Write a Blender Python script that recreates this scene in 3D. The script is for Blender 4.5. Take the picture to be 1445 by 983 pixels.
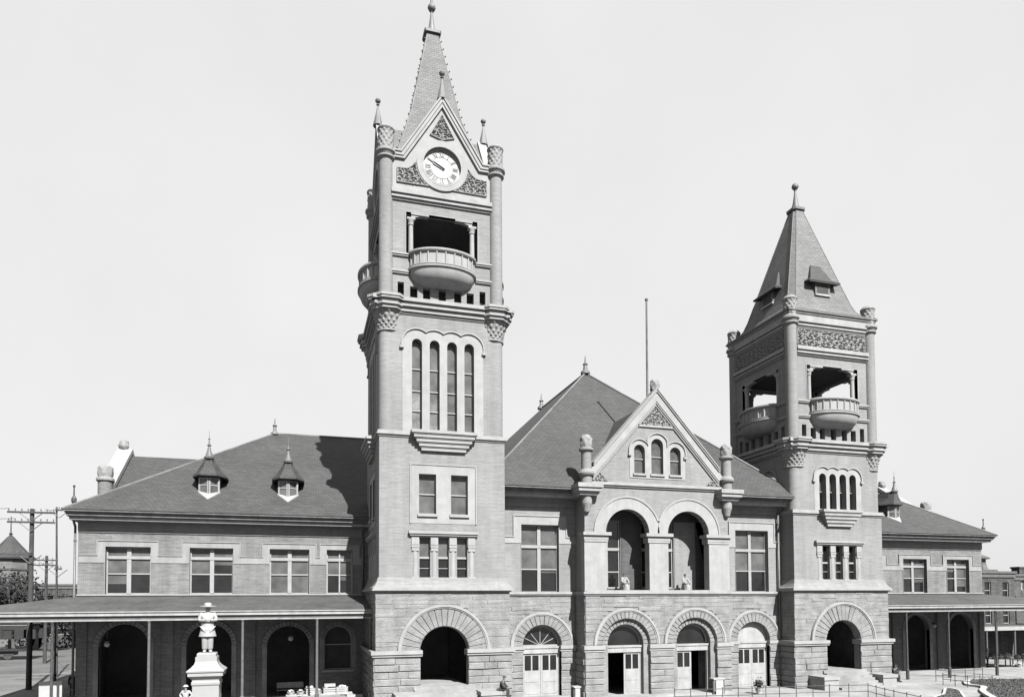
import bpy, bmesh, math, random
from math import sin, cos, pi, radians, atan2, sqrt
from mathutils import Vector, Matrix
from mathutils.geometry import tessellate_polygon
random.seed(7)
S = bpy.context.scene
for o in list(bpy.data.objects): bpy.data.objects.remove(o, do_unlink=True)
COL = S.collection

# ---------------------------------------------------------------- camera, sky, sun, exposure
CAMZ = 6.55
def cam_matrix(yaw, pitch, roll):
    cy, sy, cp, sp = cos(yaw), sin(yaw), cos(pitch), sin(pitch)
    r = Vector((cy, -sy, 0)); f = Vector((sy*cp, cy*cp, sp)); u = r.cross(f)
    c, s = cos(roll), sin(roll)
    r2 = c*r + s*u; u2 = -s*r + c*u
    return Matrix(((r2.x, u2.x, -f.x), (r2.y, u2.y, -f.y), (r2.z, u2.z, -f.z)))
cam = bpy.data.cameras.new('camera'); camo = bpy.data.objects.new('camera', cam); COL.objects.link(camo)
camo.matrix_world = Matrix.Translation((0, 0, CAMZ)) @ cam_matrix(radians(16.69), radians(2.16), radians(-0.30)).to_4x4()
cam.sensor_width = 36; cam.lens = 36*1000/1445; cam.shift_y = (810.6-491.5)/1445
cam.clip_start = .1; cam.clip_end = 3000
S.camera = camo
TOSUN = Vector((.2, -1, .98)).normalized()
W = bpy.data.worlds.new('World'); S.world = W; W.use_nodes = True
nt = W.node_tree; nt.nodes.clear()
sky = nt.nodes.new('ShaderNodeTexSky'); sky.sky_type = 'NISHITA'; sky.sun_disc = False
sky.sun_elevation = radians(43.9); sky.sun_rotation = radians(168.7)
sky.dust_density = 2.0; sky.air_density = 1.2
sep = nt.nodes.new('ShaderNodeSeparateColor'); bg = nt.nodes.new('ShaderNodeBackground'); wo = nt.nodes.new('ShaderNodeOutputWorld')
# blue-sensitive plate: the grey picture keeps only the blue light of the sky
nt.links.new(sky.outputs[0], sep.inputs[0]); pw = nt.nodes.new('ShaderNodeMath'); pw.operation = 'POWER'; pw.inputs[1].default_value = .07; nt.links.new(sep.outputs['Blue'], pw.inputs[0]); ml = nt.nodes.new('ShaderNodeMath'); ml.operation = 'MULTIPLY'; ml.inputs[1].default_value = 1.42; nt.links.new(pw.outputs[0], ml.inputs[0]); tcw = nt.nodes.new('ShaderNodeTexCoord'); nz = nt.nodes.new('ShaderNodeTexNoise'); nz.inputs['Scale'].default_value = 3.5; nz.inputs['Detail'].default_value = 6
mr = nt.nodes.new('ShaderNodeMapRange'); mr.inputs['From Min'].default_value = .3; mr.inputs['From Max'].default_value = .7; mr.inputs['To Min'].default_value = .965; mr.inputs['To Max'].default_value = 1.03
m2 = nt.nodes.new('ShaderNodeMath'); m2.operation = 'MULTIPLY'   # thin even cloud veil
nt.links.new(tcw.outputs['Generated'], nz.inputs['Vector']); nt.links.new(nz.outputs[0], mr.inputs[0]); nt.links.new(ml.outputs[0], m2.inputs[0]); nt.links.new(mr.outputs[0], m2.inputs[1])
nt.links.new(m2.outputs[0], bg.inputs[0]); nt.links.new(bg.outputs[0], wo.inputs[0])
bg.inputs[1].default_value = .15
sl = bpy.data.lights.new('sun', 'SUN'); sl.energy = 5.0; sl.angle = radians(.5); sl.color = (1, .995, .985)
so = bpy.data.objects.new('sun', sl); COL.objects.link(so)
so.rotation_euler = TOSUN.to_track_quat('Z', 'Y').to_euler(); so.location = (20, -40, 80)
S.view_settings.view_transform = 'Standard'; S.view_settings.look = 'None'
S.view_settings.exposure = 1.85; S.view_settings.gamma = 1
S.render.engine = 'CYCLES'; S.render.resolution_x = 1024; S.render.resolution_y = 696
S.cycles.max_bounces = 6

# ---------------------------------------------------------------- materials
def nodes(name):
    m = bpy.data.materials.new(name); m.use_nodes = True
    n = m.node_tree; b = n.nodes['Principled BSDF']
    return m, n, b
def g(v): return (v, v, v, 1)
def wallvec(n, sx=1, sz=1):
    """flat wall coordinates: along the wall, up"""
    tc = n.nodes.new('ShaderNodeTexCoord'); ge = n.nodes.new('ShaderNodeNewGeometry')
    s1 = n.nodes.new('ShaderNodeSeparateXYZ'); s2 = n.nodes.new('ShaderNodeSeparateXYZ')
    n.links.new(tc.outputs['Object'], s1.inputs[0]); n.links.new(ge.outputs['True Normal'], s2.inputs[0])
    ax = n.nodes.new('ShaderNodeMath'); ax.operation = 'ABSOLUTE'; n.links.new(s2.outputs[0], ax.inputs[0])
    ay = n.nodes.new('ShaderNodeMath'); ay.operation = 'ABSOLUTE'; n.links.new(s2.outputs[1], ay.inputs[0])
    gt = n.nodes.new('ShaderNodeMath'); gt.operation = 'GREATER_THAN'
    n.links.new(ax.outputs[0], gt.inputs[0]); n.links.new(ay.outputs[0], gt.inputs[1])
    mx = n.nodes.new('ShaderNodeMix'); mx.data_type = 'FLOAT'
    n.links.new(gt.outputs[0], mx.inputs[0]); n.links.new(s1.outputs[0], mx.inputs[2]); n.links.new(s1.outputs[1], mx.inputs[3])
    cb = n.nodes.new('ShaderNodeCombineXYZ'); n.links.new(mx.outputs[0], cb.inputs[0]); n.links.new(s1.outputs[2], cb.inputs[1])
    mp = n.nodes.new('ShaderNodeMapping'); mp.inputs['Scale'].default_value = (sx, sz, 1)
    n.links.new(cb.outputs[0], mp.inputs[0])
    return mp.outputs[0], tc.outputs['Object']
def noise(n, vec, scale, detail=4, rough=.55):
    t = n.nodes.new('ShaderNodeTexNoise'); t.inputs['Scale'].default_value = scale
    t.inputs['Detail'].default_value = detail; t.inputs['Roughness'].default_value = rough
    n.links.new(vec, t.inputs['Vector']); return t.outputs[0]
def ramp(n, fac, a, b, p0=.3, p1=.7):
    r = n.nodes.new('ShaderNodeValToRGB'); r.color_ramp.elements[0].position = p0; r.color_ramp.elements[1].position = p1
    r.color_ramp.elements[0].color = g(a); r.color_ramp.elements[1].color = g(b); n.links.new(fac, r.inputs[0]); return r.outputs[0]
def mul(n, a, b):
    m = n.nodes.new('ShaderNodeMix'); m.data_type = 'RGBA'; m.blend_type = 'MULTIPLY'; m.inputs[0].default_value = 1
    n.links.new(a, m.inputs[6]); n.links.new(b, m.inputs[7]); return m.outputs[2]
def bump(n, b, h, strength, dist):
    u = n.nodes.new('ShaderNodeBump'); u.inputs['Strength'].default_value = strength; u.inputs['Distance'].default_value = dist
    n.links.new(h, u.inputs['Height']); n.links.new(u.outputs[0], b.inputs['Normal'])
def plain(name, v, rough=.8, var=.15, scale=3, bmp=.0, bd=.02, spec=.3, streak=0):
    m, n, b = nodes(name); tc = n.nodes.new('ShaderNodeTexCoord')
    f = noise(n, tc.outputs['Object'], scale, 5); c = ramp(n, f, v*(1-var), v*(1+var), .3, .7)
    f2 = noise(n, tc.outputs['Object'], scale*9, 3); c = mul(n, c, ramp(n, f2, 1-var*.7, 1, .3, .65))
    if streak:
        mp = n.nodes.new('ShaderNodeMapping'); mp.inputs['Scale'].default_value = (1.6, 1.6, .12); n.links.new(tc.outputs['Object'], mp.inputs[0])
        c = mul(n, c, ramp(n, noise(n, mp.outputs[0], 1.5, 4), 1-streak, 1, .3, .6))
    n.links.new(c, b.inputs['Base Color']); b.inputs['Roughness'].default_value = rough; b.inputs['Specular IOR Level'].default_value = spec
    if bmp: bump(n, b, f2, bmp, bd)
    return m
def brickmat(name, v, bw, bh, mort, mv, contrast, bmp=.4, streak=.12):
    m, n, b = nodes(name); v2, v3 = wallvec(n)
    t = n.nodes.new('ShaderNodeTexBrick'); n.links.new(v2, t.inputs['Vector'])
    t.inputs['Color1'].default_value = g(v*(1-contrast)); t.inputs['Color2'].default_value = g(v*(1+contrast)); t.inputs['Mortar'].default_value = g(mv)
    t.inputs['Scale'].default_value = 1; t.inputs['Mortar Size'].default_value = mort; t.inputs['Brick Width'].default_value = bw; t.inputs['Row Height'].default_value = bh
    t.inputs['Mortar Smooth'].default_value = .2; t.inputs['Bias'].default_value = 0
    c = mul(n, t.outputs[0], ramp(n, noise(n, v3, .35, 5), 1-streak, 1+streak*.3, .35, .65))
    mp = n.nodes.new('ShaderNodeMapping'); mp.inputs['Scale'].default_value = (.7, 8, 1); n.links.new(v2, mp.inputs[0])
    c = mul(n, c, ramp(n, noise(n, mp.outputs[0], 1.3, 4, .6), 1-streak*1.6, 1, .32, .6))
    mp = n.nodes.new('ShaderNodeMapping'); mp.inputs['Scale'].default_value = (1.2, .1, 1); n.links.new(v2, mp.inputs[0])
    c = mul(n, c, ramp(n, noise(n, mp.outputs[0], 1.5, 4, .6), 1-streak*1.2, 1, .3, .6))
    n.links.new(c, b.inputs['Base Color']); b.inputs['Roughness'].default_value = .9; b.inputs['Specular IOR Level'].default_value = .2
    inv = n.nodes.new('ShaderNodeMath'); inv.operation = 'SUBTRACT'; inv.inputs[0].default_value = 1; n.links.new(t.outputs['Fac'], inv.inputs[1])
    bump(n, b, inv.outputs[0], bmp, .02)
    return m
def slatemat(name, v):
    m, n, b = nodes(name); v2, v3 = wallvec(n)
    t = n.nodes.new('ShaderNodeTexBrick'); n.links.new(v2, t.inputs['Vector'])
    t.inputs['Color1'].default_value = g(v*.86); t.inputs['Color2'].default_value = g(v*1.14); t.inputs['Mortar'].default_value = g(v*.6)
    t.inputs['Scale'].default_value = 1; t.inputs['Mortar Size'].default_value = .016; t.inputs['Brick Width'].default_value = .34; t.inputs['Row Height'].default_value = .17
    t.inputs['Mortar Smooth'].default_value = .3
    c = mul(n, t.outputs[0], ramp(n, noise(n, v3, .25, 5), .8, 1.06, .3, .7))
    mp = n.nodes.new('ShaderNodeMapping'); mp.inputs['Scale'].default_value = (.5, 5, 1); n.links.new(v2, mp.inputs[0])
    c = mul(n, c, ramp(n, noise(n, mp.outputs[0], 1.6, 4, .65), .7, 1.1, .3, .68))
    n.links.new(c, b.inputs['Base Color']); b.inputs['Roughness'].default_value = .75; b.inputs['Specular IOR Level'].default_value = .3
    inv = n.nodes.new('ShaderNodeMath'); inv.operation = 'SUBTRACT'; inv.inputs[0].default_value = 1; n.links.new(t.outputs['Fac'], inv.inputs[1])
    bump(n, b, inv.outputs[0], .5, .03)
    return m
def glassmat(name, v, rough=.08, wob=.3, spec=.5):
    m, n, b = nodes(name); tc = n.nodes.new('ShaderNodeTexCoord')
    c = ramp(n, noise(n, tc.outputs['Object'], 1.1, 3), v*.6, v*1.3); n.links.new(c, b.inputs['Base Color'])
    b.inputs['Roughness'].default_value = rough; b.inputs['Specular IOR Level'].default_value = spec
    bump(n, b, noise(n, tc.outputs['Object'], 2.2, 2), wob, .02)
    return m
M = {}
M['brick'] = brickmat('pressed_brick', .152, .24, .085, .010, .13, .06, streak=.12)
M['shade_brick'] = brickmat('porch_shade_brick', .12, .24, .085, .014, .085, .16, streak=.2)  # darker brick copy, porch shade put into its colour; also on end gable posts
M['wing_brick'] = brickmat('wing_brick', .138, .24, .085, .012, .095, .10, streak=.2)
M['loggia_shade'] = brickmat('loggia_shade_brick', .065, .24, .085, .012, .05, .1, streak=.2)  # brick darkened to carry the shade of the loggia in its colour
M['ashlar'] = plain('rock_faced_stone', .135, .95, .22, 1.3, .9, .05, .2, .12)
M['stone'] = plain('dressed_stone', .17, .85, .10, 1.5, .2, .01, .25, .10)
M['wing_stone'] = plain('wing_dressed_stone', .148, .85, .12, 1.5, .2, .01, .25, .14)
M['carved'] = plain('carved_terracotta', .14, .85, .22, 6, .5, .02, .25)
M['slate'] = slatemat('slate', .034)
M['spire_slate'] = slatemat('spire_slate', .09)
M['tin'] = plain('standing_seam_tin', .085, .6, .25, .8, .1, .01, .4, .2)
M['porch_tin'] = plain('weathered_porch_tin', .044, .65, .25, .7, .1, .01, .3, .25)
M['painted_reflection'] = plain('pane_painted_reflection', .10, .2, .5, .9, 0, .02, .5)  # pale mottled pane colour, sky reflection painted in
M['trim'] = plain('painted_trim', .18, .6, .14, 2.5, 0, .02, .4, .18)
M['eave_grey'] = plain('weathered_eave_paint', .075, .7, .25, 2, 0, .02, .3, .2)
M['dark_trim'] = plain('dark_painted_trim', .06, .6, .2, 2.5)
M['frame'] = plain('window_frame_paint', .15, .55, .10, 3, 0, .02, .4)
M['door'] = plain('painted_door', .19, .55, .12, 2.2, 0, .02, .4, .2)
M['glass'] = glassmat('window_glass', .008)
M['blind'] = glassmat('drawn_blind_behind_glass', .052, .25, .25, .35)
M['iron'] = plain('black_iron', .035, .5, .3, 5)
M['metal'] = plain('galvanized_metal', .065, .45, .2, 4)
M['dark'] = plain('dark_interior', .03, .95, .2, 2)  # unlit interior put into the colour as near-black
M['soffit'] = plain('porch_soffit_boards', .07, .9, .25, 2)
M['plaster'] = plain('interior_plaster', .06, .95, .2, 1)
M['marble'] = plain('white_marble', .17, .5, .05, 2, .1, .01, .4, .05)
M['white'] = plain('white_paint', .2, .6, .05, 2)
M['clock'] = plain('clock_dial', .19, .6, .06, 4)
M['wood'] = plain('weathered_pole_wood', .03, .9, .3, 3, .3, .02)
M['crate'] = plain('crate_wood', .22, .9, .3, 5)
M['ground'] = plain('packed_dirt', .08, .95, .22, .25, .4, .03)
M['road'] = plain('dirt_road', .06, .95, .25, .18, .4, .03)
M['pave'] = plain('cement_pavement', .165, .9, .25, .35, .2, .01, .2)
M['kerb'] = plain('kerb_stone', .22, .9, .12, 1.2, .3, .02)
M['grass'] = plain('grass_blades', .06, .9, .35, 2)
M['soil'] = plain('lawn_soil', .05, .95, .3, 1)
M['leaf'] = plain('leaves', .011, .8, .5, 1.2)
M['bark'] = plain('bark', .05, .95, .3, 4, .4, .03)
M['skin'] = plain('skin', .11, .7, .08, 8)
M['suit'] = plain('dark_wool', .022, .95, .2, 10)
M['shirt'] = plain('light_cotton', .2, .9, .1, 10)
M['car_paint'] = plain('dark_car_paint', .012, .7, .3, 1)
M['dress'] = plain('white_dress', .15, .9, .08, 8)
M['straw'] = plain('straw', .25, .8, .1, 20)
M['hair'] = plain('hair', .02, .8, .2, 20)
M['clap'] = brickmat('clapboard', .12, 9, .2, .02, .05, .05, .3, .2)
M['farbrick'] = brickmat('old_brick', .06, .3, .1, .012, .05, .25, .2, .3)
M['darkwood'] = plain('dark_boards', .05, .95, .35, 1.5)
M['produce'] = plain('pale_produce', .22, .8, .2, 14)

# ---------------------------------------------------------------- mesh building
def FRONT(x, y): return (x, y, 1, 0, 0, -1)
def BACK(x, y): return (x, y, -1, 0, 0, 1)
def LEFT(x, y): return (x, y, 0, -1, -1, 0)
def RIGHT(x, y): return (x, y, 0, 1, 1, 0)
WF = (0, 0, 1, 0, 0, 1)
ORG = {}
class MB:
    def __init__(s, fr=WF): s.v = []; s.f = []; s.mi = []; s.cur = 0; s.fr = fr; s.sm = []; s.smooth = False
    def p(s, a, d, z):
        ox, oy, sx, sy, dx, dy = s.fr
        s.v.append((ox+a*sx+d*dx, oy+a*sy+d*dy, z)); return len(s.v)-1
    def face(s, ids): s.f.append(tuple(ids)); s.mi.append(s.cur); s.sm.append(s.smooth)
    def box(s, a0, a1, d0, d1, z0, z1):
        i = [s.p(a, d, z) for z in (z0, z1) for (a, d) in ((a0, d0), (a1, d0), (a1, d1), (a0, d1))]
        for q in ((0, 1, 2, 3), (4, 5, 6, 7), (0, 1, 5, 4), (1, 2, 6, 5), (2, 3, 7, 6), (3, 0, 4, 7)): s.face([i[k] for k in q])
    def slab(s, outer, holes, d0, d1):
        """polygon (a,z) with holes, from depth d0 to d1"""
        loops = [outer]+list(holes)
        tri = tessellate_polygon([[Vector((x, z, 0)) for x, z in L] for L in loops])
        flat = [q for L in loops for q in L]
        A = [s.p(x, d0, z) for x, z in flat]; B = [s.p(x, d1, z) for x, z in flat]
        for t in tri:
            s.face([A[k] for k in t]); s.face([B[k] for k in t])
        k = 0
        for L in loops:
            n = len(L)
            for j in range(n):
                a, b = k+j, k+(j+1) % n; s.face((A[a], A[b], B[b], B[a]))
            k += n
    def sheet(s, outer, d, holes=()):
        loops = [outer]+list(holes)
        tri = tessellate_polygon([[Vector((x, z, 0)) for x, z in L] for L in loops])
        A = [s.p(x, d, z) for L in loops for x, z in L]
        for t in tri: s.face([A[k] for k in t])
    def loft(s, rings, closed=True, cap=True):
        ids = [[s.p(*q) for q in r] for r in rings]; n = len(ids[0])
        for i in range(len(ids)-1):
            for j in range(n if closed else n-1):
                k = (j+1) % n; s.face((ids[i][j], ids[i][k], ids[i+1][k], ids[i+1][j]))
        if cap:
            s.face(ids[0]); s.face(ids[-1])
    def lathe(s, prof, a, d, seg=16, sx=1, sd=1, rot=0):
        s.loft([[(a+r*sx*cos(rot+2*pi*k/seg), d+r*sd*sin(rot+2*pi*k/seg), z) for k in range(seg)] for r, z in prof])
    def tube(s, P, Q, r, seg=8, r2=None):
        P, Q = Vector(P), Vector(Q); ax = (Q-P).normalized(); u = ax.orthogonal().normalized(); w = ax.cross(u); r2 = r if r2 is None else r2
        s.loft([[tuple(c+rr*(u*cos(2*pi*k/seg)+w*sin(2*pi*k/seg))) for k in range(seg)] for c, rr in ((P, r), (Q, r2))])
    def path(s, pts, r, seg=6):
        for a, b in zip(pts[:-1], pts[1:]): s.tube(a, b, r, seg)
    def arc(s, c, zs, r0, r1, d0, d1, a0=0, a1=pi, n=20):
        """arch band; a from right (0) to left (pi)"""
        rings = []
        for k in range(n+1):
            t = a0+(a1-a0)*k/n; C, Sn = cos(t), sin(t)
            rings.append([(c+r0*C, d0, zs+r0*Sn), (c+r1*C, d0, zs+r1*Sn), (c+r1*C, d1, zs+r1*Sn), (c+r0*C, d1, zs+r0*Sn)])
        s.loft(rings)
    def wedges(s, c, zs, r0, r1, d0, d1, n, jit=.03, gap=.012):
        for k in range(n):
            t0 = pi*k/n+gap/r1; t1 = pi*(k+1)/n-gap/r1; e = d1+random.uniform(-jit, jit)
            def ring(d, i):
                q = []
                for rr, tt in ((r0+i, t0), (r1-i, t0), (r1-i, (t0+t1)/2), (r1-i, t1), (r0+i, t1), (r0+i, (t0+t1)/2)):
                    ii = i*.9/rr*(1 if tt == t0 else -1 if tt == t1 else 0)
                    q.append((c+rr*cos(tt+ii), d, zs+rr*sin(tt+ii)))
                return q
            s.loft([ring(d0, 0), ring(e-.03, 0), ring(e, .025)])
    def strip(s, pts, t, d0, d1):
        """moulding that follows a polyline in (a,z); t = thickness to its left"""
        pts = [q for k, q in enumerate(pts) if k == 0 or math.hypot(q[0]-pts[k-1][0], q[1]-pts[k-1][1]) > 1e-4]
        n = len(pts); off = []
        for i in range(n):
            def nrm(a, b):
                dx, dz = b[0]-a[0], b[1]-a[1]; l = math.hypot(dx, dz); return (-dz/l, dx/l)
            if i == 0: q = nrm(pts[0], pts[1]); m = 1
            elif i == n-1: q = nrm(pts[-2], pts[-1]); m = 1
            else:
                u, w = nrm(pts[i-1], pts[i]), nrm(pts[i], pts[i+1]); q = (u[0]+w[0], u[1]+w[1]); l = math.hypot(*q); q = (q[0]/l, q[1]/l)
                m = 1/max(.3, q[0]*u[0]+q[1]*u[1])
            off.append((pts[i][0]+q[0]*t*m, pts[i][1]+q[1]*t*m))
        s.loft([[(p[0], d0, p[1]), (o[0], d0, o[1]), (o[0], d1, o[1]), (p[0], d1, p[1])] for p, o in zip(pts, off)])
    def rock(s, a0, a1, z0, z1, d, holes=(), row=.39, pr=(.03, .10), lo=.9, hi=2.3):
        """coursed rock-faced blocks; holes: ('arch',c,R,zs) or ('rect',a0,a1,z0,z1)"""
        nr = max(1, round((z1-z0)/row)); h = (z1-z0)/nr
        for i in range(nr):
            zb, zt = z0+i*h, z0+(i+1)*h; cut = []
            for H in holes:
                if H[0] == 'rect':
                    if zb < H[4]-.02 and zt > H[3]+.02: cut.append((H[1], H[2]))
                else:
                    _, c, R, zs = H[:4]; q = max(0, zb-zs)
                    if zt > zs-.05 and q < R: w = sqrt(R*R-q*q); cut.append((c-w+.05, c+w-.05))
            seg = [(a0, a1)]
            for c0, c1 in cut:
                ns = []
                for x0, x1 in seg:
                    if c1 <= x0 or c0 >= x1: ns.append((x0, x1))
                    else:
                        if c0-x0 > .06: ns.append((x0, c0))
                        if x1-c1 > .06: ns.append((c1, x1))
                seg = ns
            for x0, x1 in seg:
                x = x0
                while x < x1-.01:
                    L = random.uniform(lo, hi)
                    if x1-(x+L) < lo*.7: L = x1-x
                    e = min(x+L, x1); k = min(.02, (e-x)*.2); gp = .004 if row > .3 else .0015; p_ = random.uniform(*pr); jj = min(.02, p_*.5); J = lambda: random.uniform(-jj, jj)
                    s.loft([[(x+gp, d-.02, zb+gp), (e-gp, d-.02, zb+gp), (e-gp, d-.02, zt-gp), (x+gp, d-.02, zt-gp)],
                            [(x+gp, d+.02, zb+gp), (e-gp, d+.02, zb+gp), (e-gp, d+.02, zt-gp), (x+gp, d+.02, zt-gp)],
                            [(x+gp+k+J(), d+p_+J(), zb+gp+.09*h+J()), (e-gp-k+J(), d+p_+J(), zb+gp+.09*h+J()), (e-gp-k+J(), d+p_+J(), zt-gp-.12*h+J()), (x+gp+k+J(), d+p_+J(), zt-gp-.12*h+J())]])
                    x = e
    def relief(s, poly, d, amp, step, seed=0, cell=.55):
        """carved scrollwork inside a polygon (a,z)"""
        rnd = random.Random(seed)
        xs = [q[0] for q in poly]; zs = [q[1] for q in poly]; x0, x1, z0, z1 = min(xs), max(xs), min(zs), max(zs)
        C = []
        nx = max(1, round((x1-x0)/cell)); nz = max(1, round((z1-z0)/cell))
        for i in range(nx):
            for j in range(nz): C.append((x0+(i+.5+rnd.uniform(-.2, .2))*(x1-x0)/nx, z0+(j+.5+rnd.uniform(-.2, .2))*(z1-z0)/nz, rnd.choice((-1, 1)), rnd.uniform(0, 6.28)))
        def ins(x, z):
            r = False; n = len(poly)
            for i in range(n):
                (xa, za), (xb, zb) = poly[i], poly[i-1]
                if (za > z) != (zb > z) and x < (xb-xa)*(z-za)/(zb-za)+xa: r = not r
            return r
        def hgt(x, z):
            c = min(C, key=lambda q: (q[0]-x)**2+(q[1]-z)**2); r = math.hypot(x-c[0], z-c[1]); t = atan2(z-c[1], x-c[0])
            v = sin(2*t*c[2]+r*2*pi/(cell*.42)+c[3]); w = sin(5*t+c[3])*.35*min(1, r/cell*3)
            return max(-.55, min(1, 1.3*v+w))
        nX = max(2, int((x1-x0)/step)); nZ = max(2, int((z1-z0)/step)); ids = {}
        def vid(i, j):
            if (i, j) not in ids:
                x, z = x0+(x1-x0)*i/nX, z0+(z1-z0)*j/nZ; ids[i, j] = s.p(x, d+amp*hgt(x, z), z)
            return ids[i, j]
        for i in range(nX):
            for j in range(nZ):
                if ins(x0+(x1-x0)*(i+.5)/nX, z0+(z1-z0)*(j+.5)/nZ): s.face((vid(i, j), vid(i+1, j), vid(i+1, j+1), vid(i, j+1)))
    def leafy(s, prof, a, d, amp, seg=48, nl=8, nz=4):
        """lathe whose skin is carved with leaves; prof = (r,z) polyline"""
        rings = []
        rows = nz; nz = rows*5
        for i in range(nz+1):
            row = min(i//5, rows-1); fz = (i-row*5)/5; lv = sin(pi*min(1, max(0, fz)))
            B_ = lambda q: amp*lv*(.25+.75*max(-.4, cos(nl*2*pi*q/seg+row*pi)))
            t = i/nz*(len(prof)-1); k = min(int(t), len(prof)-2); f = t-k
            r = prof[k][0]*(1-f)+prof[k+1][0]*f; z = prof[k][1]*(1-f)+prof[k+1][1]*f
            rings.append([(a+(r+B_(q))*cos(2*pi*q/seg), d+(r+B_(q))*sin(2*pi*q/seg), z) for q in range(seg)])
        s.smooth = True; s.loft(rings); s.smooth = False
    def sphere(s, c, r, seg=12, n=8, sc=(1, 1, 1)):
        s.loft([[(c[0]+r*sc[0]*sin(pi*i/n)*cos(2*pi*k/seg), c[1]+r*sc[1]*sin(pi*i/n)*sin(2*pi*k/seg), c[2]-r*sc[2]*cos(pi*i/n)) for k in range(seg)] for i in [.05]+list(range(1, n))+[n-.05]])
    def build(s, name, mats, parent=None, org=None):
        if not isinstance(mats, (list, tuple)): mats = [mats]
        o3 = org if org is not None else (ORG.get(parent.name, (0, 0, 0)) if parent else (0, 0, 0))
        me = bpy.data.meshes.new(name); me.from_pydata([(x-o3[0], y-o3[1], z-o3[2]) for x, y, z in s.v], [], s.f)
        for m in mats: me.materials.append(M[m])
        me.polygons.foreach_set('material_index', s.mi); me.polygons.foreach_set('use_smooth', s.sm)
        bm = bmesh.new(); bm.from_mesh(me); bmesh.ops.recalc_face_normals(bm, faces=bm.faces)
        if any(s.sm):
            for e in bm.edges:
                if len(e.link_faces) == 2 and e.calc_face_angle(0) > .7: e.smooth = False
        bm.to_mesh(me); bm.free()
        o = bpy.data.objects.new(name, me); COL.objects.link(o)
        if parent: o.parent = parent
        elif org is not None: o.location = org
        ORG[o.name] = o3
        return o
def thing(name, label, cat, loc=(0, 0, 0), group=None):
    o = bpy.data.objects.new(name, None); o.empty_display_size = .5; COL.objects.link(o); o.location = loc; ORG[o.name] = loc
    tag(o, label, cat, group); return o
def tag(o, label, cat, group=None):
    o['label'] = label; o['category'] = cat
    if group: o['group'] = group
def struct(o): o['kind'] = 'structure'
def archp(c, r, z0, zs, n=14):
    return [(c-r, z0)]+[(c+r*cos(pi-pi*k/n), zs+r*sin(pi*k/n)) for k in range(n+1)]+[(c+r, z0)]
def rect(a0, a1, z0, z1): return [(a0, z0), (a1, z0), (a1, z1), (a0, z1)]

# ---------------------------------------------------------------- ground
def ground_sheet(name, pts, z, m, thick=0):
    b = MB(); tri = tessellate_polygon([[Vector((x, y, 0)) for x, y in pts]])
    A = [b.p(x, y, z) for x, y in pts]
    for t in tri: b.face([A[k] for k in t])
    if thick:
        B = [b.p(x, y, z-thick) for x, y in pts]
        for j in range(len(pts)): k = (j+1) % len(pts); b.face((A[j], A[k], B[k], B[j]))
    o = b.build(name, m); struct(o); return o
ground_sheet('ground', [(-1200, -300), (1200, -300), (1200, 1500), (-1200, 1500)], -.02, 'ground')
ground_sheet('street', [(-140, 78), (-22, 78), (-22, 50), (-22, 130), (-140, 150)], .0, 'road')
ground_sheet('pavement', [(-19.6, 40.0), (72, 36), (72, 80), (-19.6, 80)], .10, 'pave', .12)

# ================================================================= TOWN HALL
HALL = thing('town_hall', 'pale brick and stone town hall with two spired towers, central gable and slate roofs', 'town hall', (23.9, 44, 0))

def window(F, outline, d, splits, frame_w=.07, mull=(), rails=(), panes=None, parent=None, arch=None, sill=None, d_glass=.06):
    """outline: polygon (a,z). mull: vertical bars (a,w); rails: horizontal bars (z,h). panes: list of (z0,z1,mat) bands"""
    P = parent or HALL
    xs = [q[0] for q in outline]; zs = [q[1] for q in outline]; a0, a1, z0, z1 = min(xs), max(xs), min(zs), max(zs)
    b = MB(F)
    c = (a0+a1)/2
    sc = lambda q: (c+(q[0]-c)*(1-2*frame_w/(a1-a0)), z0+frame_w+(q[1]-z0)*(1-2*frame_w/(z1-z0)))
    b.slab(outline, [[sc(q) for q in outline]], d-.10, d)
    for (x, w) in mull: b.box(x-w/2, x+w/2, d-.09, d+.035, z0+frame_w*.5, z1-frame_w*.5)
    for (z, h, *k) in rails: b.box(a0+frame_w*.4, a1-frame_w*.4, d-.085, d+(k[0] if k else .02), z-h/2, z+h/2)
    o = b.build('window', 'frame', P)
    gl = MB(F); names = []
    for (p0, p1, mt, *ar_) in panes:
        if mt not in names: names.append(mt)
        gl.cur = names.index(mt)
        if p1 >= z1-.01 and arch: r, zsp = arch; gl.sheet([(a0, p0)]+[(c+r*cos(pi-pi*k/12), zsp+r*sin(pi*k/12)) for k in range(13)]+[(a1, p0)], d-d_glass)
        else: gl.sheet(rect(*(ar_ or (a0+.01, a1-.01)), p0, p1), d-d_glass)
    gl.build('pane', names, o)
    if sill:
        s_ = MB(F); s_.box(*sill); s_.build('sill', 'stone', o)
    return o

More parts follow.
